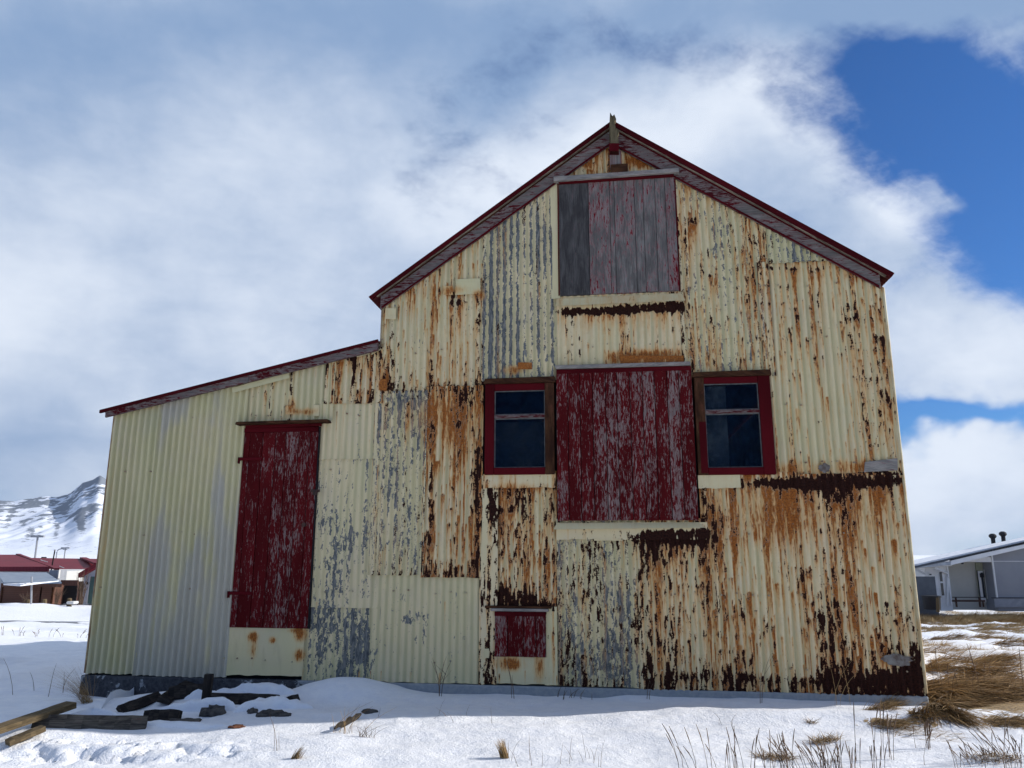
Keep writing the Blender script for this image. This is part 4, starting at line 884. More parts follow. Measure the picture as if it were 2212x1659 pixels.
# ================================================================== RIGHT BUNGALOW
def R8(x, y): return (1929.3+x*.1604, 1131+y*.1604)
Y = 50
M_GW = m_plain("mid_grey_cladding", (.30, .31, .335), .8, (.27, .28, .31), 1); M_BG = m_plain("beige_grey_render", (.52, .51, .47), .8, (.46, .46, .42), 1); M_GG = m_plain("greenish_render", (.42, .44, .33), .8)
M_WP = m_plain("white_paint", (.82, .82, .82), .6, (.74, .75, .76), 2); M_BK = m_plain("black_trim", (.012, .013, .018), .5); M_WIN = m_plain("dark_house_glass", (.03, .035, .045), .1, spec=.5)
b = boxat(790, 560, 2400, 1110, Y, 9, R8)
zb = W(*R8(1500, 1115), Y).z-.3
e = rootat('bungalow', b, label="low grey and white bungalow with snow on its roof and a recessed porch", cat="house")
def RB(x0, y0, x1, y1, Yf, dep): return boxat(x0, y0, x1, y1, Yf, dep, R8)
# gable polygons sliced under the roof slope
def gable(name, mat, x0, x1, yb, Yf, dep, topline):
    a = W(*R8(x0, topline(x0)), Yf); c_ = W(*R8(x1, topline(x1)), Yf); za = a.z-.03; zc = c_.z-.03
    m_ = MB(); m_.hexa([(a.x, Yf, zb), (c_.x, Yf, zb), (a.x, Yf+dep, zb), (c_.x, Yf+dep, zb), (a.x, Yf, za), (c_.x, Yf, zc), (a.x, Yf+dep, za), (c_.x, Yf+dep, zc)])
    o = m_.build(name, mat); o.parent = e; o.location = -e.location; return o
tl = lambda x: 560-(x-790)*.26+0
gable('wall', M_GW, 1325, 2500, 1110, Y, 2, lambda x: 428-(x-1330)*.27)
gable('porch_back_wall', M_BG, 700, 1330, 1110, Y+1.2, .8, lambda x: 545-(x-750)*.20)
addp(e, 'porch_side', M_GG, RB(1112, 530, 1212, 1060, Y+1.1, .1))
gable('wing_wall', M_WP, 420, 740, 1110, Y+.3, 1.7, lambda x: 590-(x-430)*.06)
addp(e, 'base_course', m_plain("blue_grey_base", (.33, .35, .39), .8), RB(1360, 1008, 2500, 1130, Y-.12, .12)); addp(e, 'base_trim', M_BK, RB(1340, 998, 2500, 1008, Y-.14, .13)); addp(e, 'wall_joint', M_WP, RB(1335, 505, 2500, 512, Y-.02, .03))
addp(e, 'corner_trim', M_WP, RB(1325, 430, 1342, 1060, Y-.05, .1))
addp(e, 'gable_infill', M_WP, RB(940, 450, 1328, 518, Y+.02, .1))
def sp(x, y, Yf): return W(*R8(x, y), Yf)
# roof: verge fascia, black flashing, snow, far edge
def strip(name, mat, x0, t0, b0, x1, t1, b1, Yf, dep):
    A_, B_, C_, D_ = sp(x0, b0, Yf), sp(x1, b1, Yf), sp(x0, t0, Yf), sp(x1, t1, Yf); m_ = MB()
    m_.quadbox([(A_.x, A_.z), (B_.x, B_.z), (C_.x, C_.z), (D_.x, D_.z)], Yf, Yf+dep); o = m_.build(name, mat); o.parent = e; o.location = -e.location; return o
strip('verge_board', M_WP, 780, 500, 560, 2500, 90, 160, Y-.6, .15)
strip('verge_flashing', M_BK, 770, 484, 500, 2500, 75, 92, Y-.62, .2)
pA, pB = sp(245, 582, Y-.6), sp(2500, 92, Y-.6); rs_ = (pB.z-pA.z)/(pB.x-pA.x)
def rp(x, y, dz=0): return Vector((x, y, pA.z+(x-pA.x)*rs_+dz))
RD = 2.1
slab(e, 'roof', m_plain("dark_roof_sheet", (.08, .09, .11), .6), [rp(pA.x, Y-.6, -.02), rp(pB.x, Y-.6, -.02), rp(pB.x, Y+RD, -.02), rp(pA.x, Y+RD, -.02)], .10)
slab(e, 'roof_snow', M_SNP, [rp(pA.x, Y-.55, .10), rp(pB.x, Y-.25, .10), rp(pB.x, Y+RD-.9, .10), rp(pA.x, Y+RD-.3, .10)], .10)
strip('gutter', m_plain("icy_gutter", (.50, .53, .57), .6, (.3, .32, .36), 3), 245, 572, 604, 800, 505, 556, Y-.55, .3)
strip('eave_board', M_WP, 300, 585, 600, 790, 548, 572, Y-.3, .8)
tubep(e, 'downpipe', M_WP, [sp(300, 608, Y-.4), sp(415, 672, Y+.2)], .07); tubep(e, 'downpipe', M_WP, [sp(572, 585, Y-.4), sp(590, 610, Y-.4), sp(715, 668, Y+.2), sp(735, 680, Y+.2), sp(735, 1100, Y+.2)], .07)
def win(x0, y0, x1, y1, Yf, bar=None):
    f_ = addp(e, 'window', M_WP, RB(x0, y0, x1, y1, Yf, .08)); g_ = RB(x0+(x1-x0)*.18, y0+22, x1-(x1-x0)*.18, y1-20, Yf-.02, .05); m_ = MB()
    if bar: zz = sp(x0, bar, Yf).z; m_.span(g_[0], g_[1], g_[2], g_[3], g_[4], zz-.05); m_.span(g_[0], g_[1], g_[2], g_[3], zz+.05, g_[5])
    else: m_.span(*g_)
    o = m_.build('pane', M_WIN); o.parent = f_
win(612, 632, 665, 988, Y+.22, 790); win(480, 655, 525, 715, Y+.22)
win(1225, 620, 1278, 1015, Y+.95, 790)
o = addp(e, 'door', M_WP, RB(1135, 640, 1205, 1060, Y+.95, .06)); addp(e, 'door_glass', M_WIN, RB(1182, 660, 1207, 1000, Y+.9, .05)); addp(e, 'wall_lamp', M_BK, RB(1178, 672, 1218, 725, Y+.8, .12)); addp(e, 'door_frame', M_BK, RB(1128, 632, 1136, 1040, Y+.9, .05)); addp(e, 'corner_trim', M_WP, RB(722, 575, 742, 1108, Y+.22, .06)); addp(e, 'meter_box', M_BK, RB(728, 682, 745, 735, Y+.15, .06)); addp(e, 'security_lamp', M_BK, RB(930, 522, 948, 545, Y-.2, .15))
for xx, yy in ((1348, 235), (1485, 205)):
    q1 = sp(xx, yy, Y+RD-.4); p0 = rp(q1.x, Y+RD-.4, -.1); p1 = rp(q1.x, Y+RD-.4, .38); m_ = MB().tube([p0, p1], .13, 10).tube([p1, p1+Vector((0, 0, .12)), p1+Vector((0, 0, .24)), p1+Vector((0, 0, .32))], [.14, .24, .22, .10], 10); o = m_.build('roof_vent', M_BK); o.parent = e; o.location = -e.location
# fence, tub, rail, car
b = RB(150, 712, 562, 1110, Y-1.5, .12); b = (b[0], b[1], b[2], b[3], zb-.2, b[5]); o = MB().span(*b); 
for i in range(4): xx = b[0]+(b[1]-b[0])*i/3; o.span(xx-.05, xx+.05, b[2]+.12, b[3]+.12, b[4], b[5]-.1)
tag(o.build('fence', m_plain("grey_fence_board", (.13, .145, .165), .8)), "plain grey board fence beside the bungalow's white wing", "fence")
c_ = W(*R8(525, 1108), Y-2.6); tw = (W(*R8(645, 1108), Y-2.6).x-W(*R8(400, 1108), Y-2.6).x)/2; th_ = W(*R8(525, 972), Y-2.6).z-c_.z
m_ = MB(); m_.tube([c_-Vector((0, 0, .2)), c_+Vector((0, 0, th_*.85)), c_+Vector((0, 0, th_*.86)), c_+Vector((0, 0, th_)), c_+Vector((0, 0, th_+.02))], [tw*.82, tw*.92, tw, tw, tw*.6], 24); tag(m_.build('black_tub', M_BK, smooth=False), "round black tub standing before the grey fence", "tub")
M_RAIL = m_plain('dark_brown_rail', (.06, .028, .018), .8)
e2 = empty('rail_bench', W(*R8(1030, 1110), Y-1), label="dark brown rail on posts in front of the bungalow porch", cat="rail")
for nm, mt, bx in (('top_rail', M_BK, (800, 988, 1240, 998)), ('lower_rail', M_RAIL, (800, 1030, 1240, 1054)), ('post', M_RAIL, (838, 999, 856, 1125)), ('post', M_RAIL, (1155, 999, 1173, 1125)), ('post', M_RAIL, (1208, 1055, 1222, 1125))):
    addp(e2, nm, mt, boxat(*bx, Y-1+(.02 if nm == 'post' else 0), .08, R8))
p0 = W(*R8(597, 1120), Y-4); p1 = W(*R8(597, 1000), Y-4); tag(MB().tube([p0-Vector((0, 0, .3)), p1, p1+Vector((.03, 0, .03))], [.09, .08, .04], 7).build('fence_post', W_PLANK), "pale leaning wooden post in the grass before the black tub", "post")
# parked car behind the fence: only roof and windows show
YC = Y+3; cb = W(*R8(330, 1100), YC); e3 = empty('parked_car', cb, label="parked car whose roof and windows show over the grey fence", cat="car")
ct = W(*R8(330, 664), YC); zt = ct.z-cb.z
sect = [(-2.2, .45), (-2.25, .95), (-1.5, 1.05), (-.9, 1.75), (.9, 1.78), (1.5, 1.12), (2.2, 1.02), (2.25, .45)]
k = zt/1.78
V = [(x*1.0, -.85, z*k) for x, z in sect]+[(x, .85, z*k) for x, z in sect]; n = len(sect)
fs = [tuple(range(n)), tuple(range(2*n-1, n-1, -1))]+[(i, (i+1) % n, n+(i+1) % n, n+i) for i in range(n)]
me = bpy.data.meshes.new('body'); me.from_pydata(V, [], [f[::-1] for f in fs]); me.materials.append(m_plain("slate_car_paint", (.05, .07, .10), .3, spec=.5)); o = bpy.data.objects.new('body', me); col.objects.link(o); o.parent = e3
g = MB(); g.quadbox([(-1.25, 1.15*k), (-.05, 1.15*k), (-.8, 1.62*k), (-.05, 1.65*k)], -.87, -.86); g.quadbox([(.05, 1.15*k), (1.25, 1.15*k), (.05, 1.65*k), (.8, 1.62*k)], -.87, -.86); g.build('windows', m_plain("pale_car_glass", (.25, .33, .40), .1, spec=.5), e3)
for xx in (-1.4, 1.4): MB().tube([(xx, -.9, .35), (xx, -.7, .35)], .35, 16).build('wheel', M_BK, e3)

# ================================================================== DEBRIS
def plank_px(p, q, wdt, th, mat, label, name='plank', lift=.02, tilt=0, Zp=None, Zq=None, grp="old planks in the snow by the lean-to"):
    a = hitg(*p); b_ = hitg(*q); lift -= .02; a.z += lift if Zp is None else Zp; b_.z += lift if Zq is None else Zq
    dd = (b_-a); L = dd.length; dd.normalize(); sd = dd.cross(Vector((0, 0, 1))).normalized(); up = sd.cross(dd)
    if tilt: M2 = Matrix.Rotation(R_(tilt), 3, dd); sd = M2@sd; up = M2@up
    o = MB(); nseg = 7; c = a
    pts = []
    for i in range(nseg+1):
        f_ = i/nseg; cc = a+dd*L*f_; w2 = wdt*(1+random.uniform(-.06, .06))*(1 if 0 < i < nseg else .93); t2 = th*(1+random.uniform(-.08, .08)); pts.append([cc+sd*(sx*w2/2)+up*(sz*t2/2) for sx, sz in ((-1, -1), (1, -1), (1, 1), (-1, 1))])
    for i in range(nseg):
        for k2 in range(4):
            j = (k2+1) % 4; A2 = pts[i][k2]; B2 = pts[i][j]; C2 = pts[i+1][j]; D2 = pts[i+1][k2]; l0_ = L*i/nseg; l1_ = L*(i+1)/nseg; ww = (A2-B2).length; o.face([A2, B2, C2, D2], [(k2*.3, l0_), (k2*.3+ww, l0_), (k2*.3+ww, l1_), (k2*.3, l1_)])
    o.face(pts[0][::-1], [(0, 0), (0, .1), (.1, .1), (.1, 0)]); o.face(pts[-1], [(0, 0), (0, .1), (.1, .1), (.1, 0)])
    return tag(o.build(name, mat), label, name, grp)
plank_px((-70, 1625), (150, 1558), .13, .045, W_PLANK, "long brown plank with a lit top, nearest the left edge of the photo", Zp=.09, Zq=.13)
plank_px((15, 1612), (92, 1590), .09, .04, W_PLANK, "short brown plank end tucked under the long one", Zp=.02, Zq=.05)
plank_px((70, 1572), (316, 1574), .125, .05, W_GRPL, "dark horizontal plank on edge with a pale cut right end", lift=.05, tilt=75)
plank_px((352, 1527), (430, 1492), .13, .05, W_CHAR, "short dark plank leaning up towards the wall, before the post", Zp=.05, Zq=.12, tilt=15)
plank_px((258, 1540), (345, 1508), .10, .04, W_CHAR, "thin dark plank poking out of snow near the corner of the lean-to", lift=.03, tilt=40)
plank_px((312, 1556), (388, 1555), .12, .06, W_CHAR, "stubby black plank under a cap of snow, centre of the pile", lift=.04, tilt=70)
plank_px((455, 1520), (600, 1524), .13, .05, W_CHAR, "long dark plank right of the post, half buried against the wall", lift=.05, tilt=75)
plank_px((600, 1524), (645, 1512), .10, .04, W_CHAR, "tapering end of a dark plank vanishing into snow below the door", lift=.02, tilt=60)
plank_px((362, 1513), (450, 1505), .12, .05, W_CHAR, "dark plank lying behind the leaning one at the foot of the wall", lift=.08, tilt=70)
pa = hitg(445, 1520); o = MB(); o.box((pa.x, pa.y, pa.z+.08), (.075, .06, .36), Matrix.Rotation(.04, 3, 'Y')); tag(o.build('wooden_post', W_CHAR, bevel=.006), "short upright grey post standing in the snow against the lean-to", "post")
M_ROCK = m_plain("dark_wet_rubble", (.035, .033, .034), .8, (.10, .09, .08), 14, bump=.6)
def lump(px, py, rx, ry, rz, label, seed, mat=M_ROCK, name='rubble', rot=0, lift=.0):
    c = hitg(px, py); bm = bmesh.new(); bmesh.ops.create_icosphere(bm, subdivisions=3, radius=1)
    for v in bm.verts:
        p = v.co.copy(); n = float(fbm(p.x*2.6+seed, p.y*2.6+p.z*2.3, seed, 4, .65)); v.co = Vector((p.x*rx, p.y*ry, p.z*rz))*(.35+1.3*n)*(1 if abs(p.z) < .6 else .8)
    bmesh.ops.rotate(bm, verts=bm.verts, matrix=Matrix.Rotation(rot, 3, 'Z')); me = bpy.data.meshes.new(name); bm.to_mesh(me); bm.free(); me.materials.append(mat)
    o = bpy.data.objects.new(name, me); col.objects.link(o); o.location = c+Vector((0, 0, rz*.25+lift)); return tag(o, label, "rubble", "dark rubble in the snow")
lump(460, 1545, .10, .08, .08, "dark lump of rubble with snow on its left, below the upright post", 1)
lump(402, 1562, .12, .07, .03, "flat dark stone below the black plank stub", 2)
lump(588, 1546, .09, .06, .05, "squarish dark rubble block among smaller lumps below the door", 3)
lump(614, 1547, .07, .04, .03, "small dark lump right of the squarish rubble block", 4)
lump(565, 1548, .05, .04, .03, "small dark lump left of the squarish rubble block", 5)
lump(545, 1540, .04, .04, .035, "little dark lump at the left end of the rubble row", 6)
lump(798, 1540, .07, .05, .03, "dark lump at the edge of the barn's shadow, above the bark strip", 7)
lump(510, 1573, .07, .035, .018, "small rust red scrap lying in sunlit snow", 8, mat=m_plain("rusty_scrap", (.10, .035, .02), .8, (.2, .08, .04), 20), name='rusty_scrap')
a = hitg(722, 1583); b_ = hitg(778, 1556); pts = [a.lerp(b_, i/7)+Vector((0, random.uniform(-.015, .015), .03+random.uniform(-.008, .012))) for i in range(8)]
tag(MB().tube(pts, [.008, .018, .026, .018, .028, .02, .024, .010], 7).build('bark_strip', m_plain("dark_bark", (.022, .018, .014), .9, (.05, .04, .03), 25, bump=.8)), "dark crooked strip of bark lying on sunlit snow among dry stems", "branch")

# ------------------------------------------------------------------ snow draped over the plank pile
def snowcap(pts_px, wdt, h, label, seed):
    P = [hitg(*p) for p in pts_px]; V = []; Fq = []; n = 26; m2 = 11
    for i in range(n+1):
        f_ = i/n*(len(P)-1); k2 = min(int(f_), len(P)-2); p = P[k2].lerp(P[k2+1], f_-k2); endf = math.sin(math.pi*min(max(i/n, 0), 1))**.5
        for j in range(m2+1):
            s_ = j/m2*2-1; w2 = wdt*(.6+.6*float(vn(i*.35, seed, 2)))*(.25+.75*endf); z = h*endf*(max(0, 1-abs(s_)**2.6))*(.7+.5*float(vn(i*.5, j*.4, seed)))
            yy = p.y+s_*w2; V.append((p.x, yy, float(ground_h(p.x, yy))+z-.012))
    for i in range(n):
        for j in range(m2): k2 = i*(m2+1)+j; Fq.append((k2, k2+m2+1, k2+m2+2, k2+1))
    o = npmesh('snow_heap', V, Fq, M_SNOW, smooth=True); return tag(o, label, "snow heap", "snow heaps over the plank pile")
snowcap([(215, 1535), (300, 1500), (370, 1485), (420, 1482)], .07, .16, "snow ridge running up to the wall over the thin plank", 1)
snowcap([(330, 1540), (420, 1535), (480, 1530), (520, 1536)], .06, .10, "snow ridge over the middle of the plank pile", 2)
snowcap([(455, 1505), (540, 1502), (640, 1498)], .07, .12, "snow ridge along the wall right of the post", 3)
snowcap([(500, 1540), (590, 1528), (680, 1530)], .09, .10, "snow cap on the rubble row below the door", 4)
snowcap([(395, 1512), (440, 1508), (500, 1516), (560, 1512)], .05, .10, "snow ridge wrapped round the foot of the upright post", 7)
snowcap([(250, 1568), (330, 1566), (420, 1572), (500, 1566)], .06, .05, "low snow ridge in front of the black plank stub", 8)
snowcap([(120, 1552), (200, 1545), (300, 1552)], .06, .07, "snow lying on the dark horizontal plank", 5)

# ================================================================== GRASS
def m_grass(name, c1, c2):
    m, t, p = material(name); g_ = t.n.new('ShaderNodeNewGeometry'); r = g_.outputs['Random Per Island']; n = t.noise(t.coord(), 9, 3, .5)
    t.put(p.inputs['Base Color'], t.mix(t.m('POWER', t.add(t.mul(r, .8), t.mul(n, .3)), 1.5), c1, c2)); p.inputs['Roughness'].default_value = .7; p.inputs['Specular IOR Level'].default_value = .2; return m
M_GR = m_grass("dry_golden_grass", (.16, .085, .03), (.48, .33, .15)); M_GR2 = m_grass("brown_flattened_grass", (.055, .030, .012), (.46, .29, .12)); M_ST = m_grass("dark_dry_stalk", (.045, .028, .020), (.20, .125, .075)); M_FAR = m_grass("far_golden_grass", (.20, .12, .05), (.50, .36, .17))
def blades(base, dirv, L, wdt, droop, nseg=3, rng=np.random.default_rng(1)):
    """arrays -> verts, faces of tapered bent blades"""
    n = len(base); side = np.cross(dirv, np.array([0, 0, 1.0])); side /= np.maximum(np.linalg.norm(side, axis=1, keepdims=True), 1e-6)
    th = rng.uniform(-1.2, 1.2, (n, 1)); side = side*np.cos(th)+np.array([0, 0, 1.0])*np.sin(th)*.6
    V = np.zeros((n, (nseg+1)*2, 3))
    for k_ in range(nseg+1):
        f_ = k_/nseg; c = base+dirv*L[:, None]*f_; c[:, 2] -= droop*L*f_*f_; ww = wdt[:, None]*(1-f_*.85)
        V[:, 2*k_] = c-side*ww/2; V[:, 2*k_+1] = c+side*ww/2
    idx = np.arange(n)[:, None]*(nseg+1)*2; Fq = []
    for k_ in range(nseg): Fq.append(np.concatenate([idx+2*k_, idx+2*k_+1, idx+2*k_+3, idx+2*k_+2], 1))
    return V.reshape(-1, 3), np.concatenate(Fq, 0)
def patch(n, cx, cy, rx, ry, Lr_, dirf, up, wd, droop, seed, hum=0):
    g_ = np.random.default_rng(seed); nc = max(n//22, 3); a = g_.uniform(0, 6.283, nc); r = np.sqrt(g_.uniform(0, 1, nc)); cid = g_.integers(0, nc, n)
    x = cx+(np.cos(a)*r*rx)[cid]+g_.normal(0, .028, n); y = cy+(np.sin(a)*r*ry)[cid]+g_.normal(0, .028, n)
    z = ground_h(x, y)-.01+hum*np.clip(1-(r*r)[cid], 0, 1)*g_.uniform(.3, 1.2, nc)[cid]
    th = dirf+g_.normal(0, .55, nc)[cid]+g_.normal(0, .28, n); u_ = np.clip(up+g_.normal(0, .16, nc)[cid]+g_.normal(0, .12, n), -.05, 2); dv = np.stack([np.cos(th), np.sin(th), u_], 1); dv /= np.linalg.norm(dv, axis=1, keepdims=True)
    L = g_.uniform(Lr_[0], Lr_[1], n); return blades(np.stack([x, y, z], 1), dv, L, np.full(n, wd)*g_.uniform(.6, 1.3, n), np.full(n, droop)*g_.uniform(.5, 1.4, n), 4, g_)
def merge(L):
    V = []; Fq = []; k_ = 0
    for v, f in L: V.append(v); Fq.append(f+k_); k_ += len(v)
    return np.concatenate(V), np.concatenate(Fq)
# big wind-flattened grass beside the right corner: one mass nobody could count
L = []
def gp(px, py): p = hitg(px, py); return p.x, p.y
for i, (px, py, n, rx, ry, l0_, l1_, dr_, up, hum) in enumerate(((2020, 1500, 1500, .18, .30, .3, .6, -.7, .30, .10), (2050, 1480, 1600, .35, .35, .3, .6, -.5, .22, .12), (2110, 1490, 2000, .5, .4, .3, .65, -.35, .18, .12), (2180, 1510, 1700, .5, .35, .3, .6, -.25, .15, .08), (2030, 1530, 1100, .16, .22, .25, .5, -1.1, .25, .08), (2090, 1525, 1200, .35, .22, .3, .6, -.5, .18, .07), (2250, 1500, 1200, .6, .5, .3, .6, -.2, .2, .08), (2010, 1450, 500, .12, .5, .2, .4, -.4, .5, .03), (2110, 1455, 900, .35, .3, .25, .5, -.4, .3, .12), (2210, 1480, 900, .5, .5, .3, .6, -.2, .2, .05))):
    x, y = gp(px, py); L.append(patch(int(n*.62), x, y, rx*.9, ry*.75, (l0_*.9, l1_*.9), dr_, up*.6, .009, .30, 100+i, hum*.4))
V, Fq = merge(L); tag(npmesh('flattened_grass', V, Fq, M_GR2), "mass of wind flattened brown grass spreading from the barn's right corner", "grass", kind='stuff')
# scattered field grass out to the bungalow
g_ = np.random.default_rng(5); n = 300000; yy = 8.5+(g_.uniform(0, 1, n)**1.25)*42; xx = yy*g_.uniform(.47, .78, n)+g_.uniform(-.3, .3, n)
s_ = soil(xx, yy)+(fbm(xx*1.1, yy*2.4, 71, 3)-.5)*1.1; keep = s_ > .42+.22*(1-sstep(yy, 10, 30))-.2*sstep(yy, 43, 46); xx, yy, s_ = xx[keep], yy[keep], s_[keep]
nn = len(xx); th = -.3+g_.normal(0, .4, nn)+(fbm(xx*1.6, yy*2.2, 91, 3)-.5)*5; up_ = np.abs(g_.normal(.45, .35, nn)+(fbm(xx*1.3, yy*1.9, 92, 3)-.5)*1.2)+.1+.9*sstep(yy, 42, 47); dv = np.stack([np.cos(th), np.sin(th), up_], 1); dv /= np.linalg.norm(dv, axis=1, keepdims=True)
V, Fq = blades(np.stack([xx, yy, ground_h(xx, yy)-.02], 1), dv, g_.uniform(.12, .40, nn)*(.8+.9*sstep(yy, 40, 46)), .005+.00042*yy*g_.uniform(.6, 1.4, nn), np.full(nn, .25), 2, g_)
tag(npmesh('field_grass', V, Fq, M_FAR), "patches of dry golden grass sticking out of snow towards the bungalow", "grass", kind='stuff')
# tussocks and tufts as things
def tuft(px, py, n, r, l0_, l1_, up, label, seed, mat=M_GR, dirv=None, wd=.006, grp="grass tufts in the foreground snow", cat="grass tuft", hum=.02, droop=.25):
    p = hitg(px, py); g2 = np.random.default_rng(seed); a = g2.uniform(0, 6.283, n) if dirv is None else dirv+g2.normal(0, .45, n); rr = np.sqrt(g2.uniform(0, 1, n))*r; aa = g2.uniform(0, 6.283, n)
    x = np.cos(aa)*rr; y = np.sin(aa)*rr*.6; z = ground_h(p.x+x, p.y+y)-p.z-.01+hum*np.clip(1-(rr/r)**2, 0, 1); u_ = np.abs(g2.normal(up, .3, n))+.05; dv = np.stack([np.cos(a), np.sin(a), u_], 1); dv /= np.linalg.norm(dv, axis=1, keepdims=True)
    V, Fq = blades(np.stack([x, y, z], 1), dv, g2.uniform(l0_, l1_, n), np.full(n, wd)*g2.uniform(.5, 1.2, n), np.full(n, droop), 3, g2)
    o = npmesh('grass_tuft', V, Fq, mat); o.location = p; return tag(o, label, cat, grp)
tuft(1895, 1533, 260, .13, .1, .22, .35, "tangled straw tussock in snow just below the barn wall, at the right", 1, M_GR2, .3)
tuft(1922, 1527, 220, .10, .12, .24, .7, "pale straw tuft leaning right, beside the tangled tussock below the wall", 2, M_GR, .4)
tuft(1912, 1567, 320, .17, .1, .25, .25, "wide brown tussock below the pale leaning straw tuft", 3, M_GR2, -.4)
tuft(1995, 1548, 300, .12, .12, .25, .4, "brown tussock hanging off the left end of the flattened grass mass", 4, M_GR2, -1.8)
tuft(1985, 1585, 260, .30, .08, .2, .12, "thin flat spread of straw on snow below the brown tussocks", 5, M_GR, -.4, hum=0)
tuft(1780, 1605, 220, .12, .06, .14, .7, "small round tan tuft alone in front of the right half of the wall", 6, M_GR)
tuft(2185, 1562, 420, .26, .15, .3, .25, "brown tussock at the right edge below the flattened mass", 7, M_GR2, -.3)
tuft(638, 1640, 120, .035, .06, .13, 1.6, "small orange tuft near the bottom left, below the bark strip", 8, M_GR, .2)
tuft(1091, 1638, 130, .03, .10, .18, 2.2, "upright orange tuft at the bottom centre", 9, M_GR, 2.4)
tuft(1675, 1640, 260, .14, .06, .16, .5, "brown tuft at the base of the dark stalks, bottom right", 10, M_GR2)
tuft(2150, 1640, 240, .18, .06, .14, .4, "reddish tuft at the bottom right corner under short stalks", 11, M_GR2)
tuft(2150, 1432, 260, .22, .12, .25, .5, "round brown tussock in the snow right of the barn, mid distance", 12, M_GR2, -.4)
tuft(1752, 1563, 60, .04, .04, .10, .5, "tiny dark tuft in a hollow between the wall and the round tan tuft", 13, M_GR2)
tuft(190, 1520, 160, .05, .3, .65, 1.0, "thin long grass leaning left at the lean-to's corner", 14, M_GR, 2.9, wd=.003)
WIND = ["longest ragged tussock, just in front of the bungalow's rail", "low tussock trailing right, beside the barn wall", "thin reddish streak of grass nearest the barn wall", "flat dark tussock below the thin reddish streak", "rounded tussock alone in clean snow left of the right edge", "short flat tussock below the rounded one", "wide tussock under the longest ragged one", "tussock cut by the right edge of the photo at mid distance", "small tussock touching the barn corner's lower edge", "last small tussock above the flattened grass mass"]
for i, (px, py, n, r_) in enumerate(((2140, 1362, 900, 1.1), (2045, 1382, 420, .5), (2028, 1404, 300, .4), (2057, 1429, 260, .35), (2153, 1428, 420, .30), (2150, 1446, 200, .28), (2120, 1376, 500, .7), (2198, 1394, 350, .5), (2012, 1445, 220, .2), (2171, 1467, 240, .28))):
    tuft(px, py, n, r_, .14+.02*(r_ > .6), .34+.1*(r_ > .6), .3, WIND[i], 200+i, M_GR2 if i % 2 else M_GR, -.25, wd=.010+.008*(r_ > .45), grp="wind blown tussocks in the snow field at the right", cat="grass tussock", hum=.05)
# dark stalk clumps
def stalks(px, py, n, spread, h0, h1, label, seed, lean=(0, .12), r=.0017, cat="dry stalks", grp="dark dry stalks along the foreground", head=True, mat=M_ST, br=0):
    p = hitg(px, py); rnd = random.Random(seed); m_ = MB()
    for i in range(n):
        x = rnd.uniform(-spread, spread); y = rnd.uniform(-.18, .18)*min(1, spread*2); z = float(ground_h(p.x+x, p.y+y))-p.z-.02; h = rnd.uniform(h0, h1); lx = rnd.gauss(lean[0], lean[1])*h; ly = rnd.gauss(0, .1)*h
        P = [Vector((x+lx*f_*f_*1.0+math.sin(f_*5+i)*.003, y+ly*f_, z+h*f_)) for f_ in (0, .3, .6, .8, 1)]
        m_.tube(P, [r, r, r*.8, r*(2.1 if head else .6), r*(1.0 if head else .3)], 4)
        for k_ in range(br):
            q_ = P[1].lerp(P[3], rnd.random()); m_.tube([q_, q_+Vector((rnd.uniform(-.6, .6)*h*.5, 0, rnd.uniform(.1, .4)*h))], [r*.7, r*.3], 3)
    o = m_.build('stalk_clump', mat); o.location = p; return tag(o, label, cat, grp)
stalks(1510, 1672, 9, .13, .16, .34, "sparse dark stalks leaning left, leftmost clump along the bottom right", 1, (-.25, .15))
stalks(1640, 1675, 26, .22, .15, .36, "tall mixed stalks around a brown tuft, bottom right of centre", 2)
stalks(1745, 1678, 30, .16, .14, .27, "dense leaning stalks between the tall mixed clump and the upright one", 3, (-.3, .15))
stalks(1840, 1672, 40, .20, .12, .24, "dense upright reddish stalks in the middle of the bottom right", 4)
stalks(1880, 1640, 9, .16, .25, .42, "few tall thin stalks with dark heads behind the dense upright ones", 5, (.05, .08), r=.002)
stalks(1995, 1620, 9, .10, .12, .22, "short dark stalks on clean snow right of the tall thin ones", 6, (.1, .08))
stalks(2005, 1590, 3, .03, .10, .16, "two or three thick black stubs on the snow below the flattened grass", 7, (.1, .05), r=.005)
stalks(2140, 1645, 34, .22, .08, .22, "fan of dark stalks at the bottom right corner", 8, (-.45, .2))
stalks(2205, 1660, 12, .12, .15, .35, "tall stalks cut by the right edge of the photo", 9, (.1, .2))
stalks(2050, 1660, 7, .25, .10, .25, "scattered low stalks left of the corner fan", 10, (-.2, .3))
stalks(2130, 1500, 14, .5, .25, .5, "thin upright weeds rising out of the flattened grass", 11, (.05, .15), r=.0018, br=1)
stalks(755, 1585, 14, .14, .08, .26, "thin dry stems around the bark strip", 12, (.3, .6), r=.0016, head=False, mat=M_GR2)
stalks(790, 1592, 22, .07, .05, .12, "low scrubby tuft of fine twigs right of the bark strip", 13, (0, .7), r=.0014, head=False)
stalks(605, 1620, 4, .06, .12, .3, "few fine pale stems above the small orange tuft", 14, (-.2, .2), r=.0014, head=False)
stalks(1200, 1650, 16, .32, .08, .22, "scattered fine stems at the bottom between the orange tuft and the stalks", 15, (-.1, .2), r=.0013, head=False)
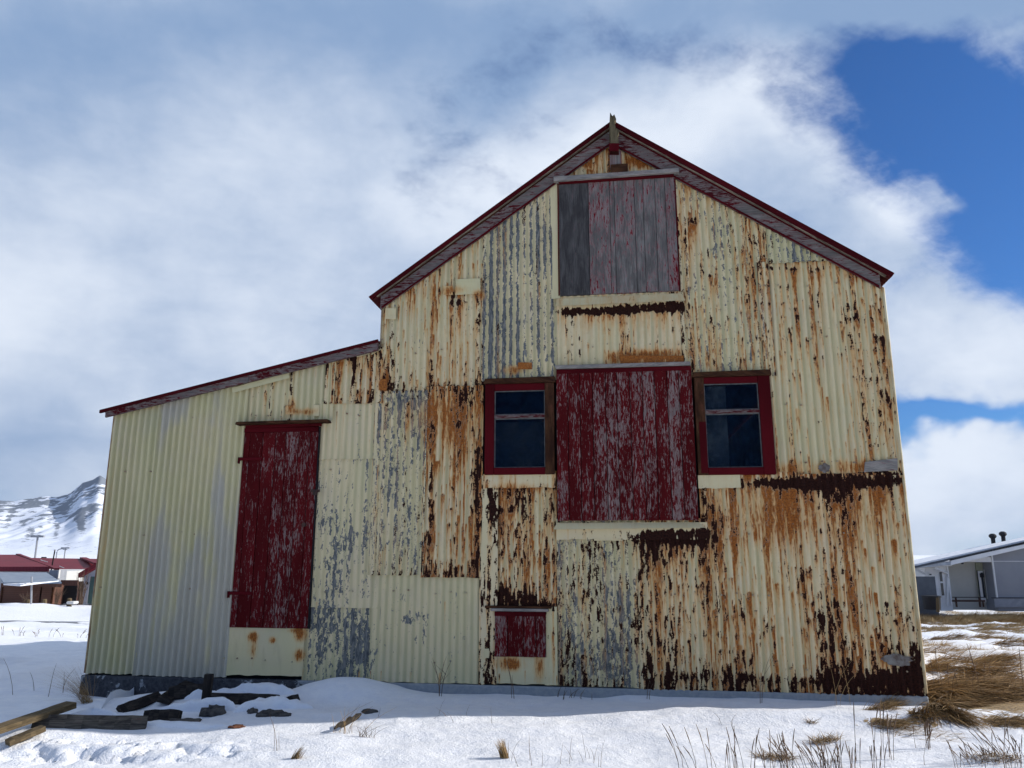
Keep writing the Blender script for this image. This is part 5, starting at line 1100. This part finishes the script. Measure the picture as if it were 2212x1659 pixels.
stalks(950, 1505, 3, .02, .34, .42, "small branching weed with bare forked twigs before the clean low sheet", 16, (0, .2), r=.003, head=False, br=3, cat="weed", grp="bare weeds along the wall")
stalks(1105, 1510, 3, .05, .2, .50, "single thin tall weed before the small low hatch", 17, (-.15, .1), r=.0025, head=False, cat="weed", grp="bare weeds along the wall")
stalks(1235, 1508, 10, .22, .05, .16, "low bent black weeds at the foot of the wall right of the low hatch", 18, (0, .8), r=.003, head=False, cat="weed", grp="bare weeds along the wall")
stalks(1395, 1512, 2, .03, .15, .24, "short curved black weed under the middle of the foundation", 19, (.3, .1), r=.003, head=False, cat="weed", grp="bare weeds along the wall")
stalks(1640, 1520, 2, .03, .3, .5, "thin leaning black weed under the right half of the wall", 20, (.05, .3), r=.0028, head=False, br=1, cat="weed", grp="bare weeds along the wall")
stalks(1825, 1525, 4, .10, .3, .6, "thin pale grass stems before the rusted right end of the wall", 21, (.1, .3), r=.0016, head=False, mat=M_GR, cat="weed", grp="bare weeds along the wall")
stalks(1565, 1565, 5, .06, .05, .14, "small faint weed on the snow bank right of centre", 22, (0, .3), r=.0014, head=False)
stalks(60, 1375, 26, 1.6, .12, .30, "dark seed heads in sunlit snow beyond the barn's shadow", 23, (.1, .4), r=.004)
stalks(90, 1500, 5, .4, .2, .4, "few stems in the shaded snow left of the barn", 24, (-.3, .4), r=.003, head=False)
stalks(1000, 1550, 9, .9, .04, .16, "tiny stems scattered over the shaded snow in front of the wall", 25, (0, .9), r=.0013, head=False)

# ================================================================== HAZE
def haze():
    m = bpy.data.materials.new("air_haze"); m.use_nodes = True; nt = m.node_tree; nt.nodes.clear(); out = nt.nodes.new('ShaderNodeOutputMaterial'); v = nt.nodes.new('ShaderNodeVolumePrincipled')
    v.inputs['Density'].default_value = .00004; v.inputs['Color'].default_value = (.80, .88, 1, 1); v.inputs['Anisotropy'].default_value = .2; nt.links.new(v.outputs[0], out.inputs['Volume'])
    mb_ = MB(); mb_.span(-3300, 3300, -400, 4700, -30, 420); o = mb_.build('haze', m); tag(o, "thin haze in the air towards the mountain", "haze", kind='stuff')
haze()
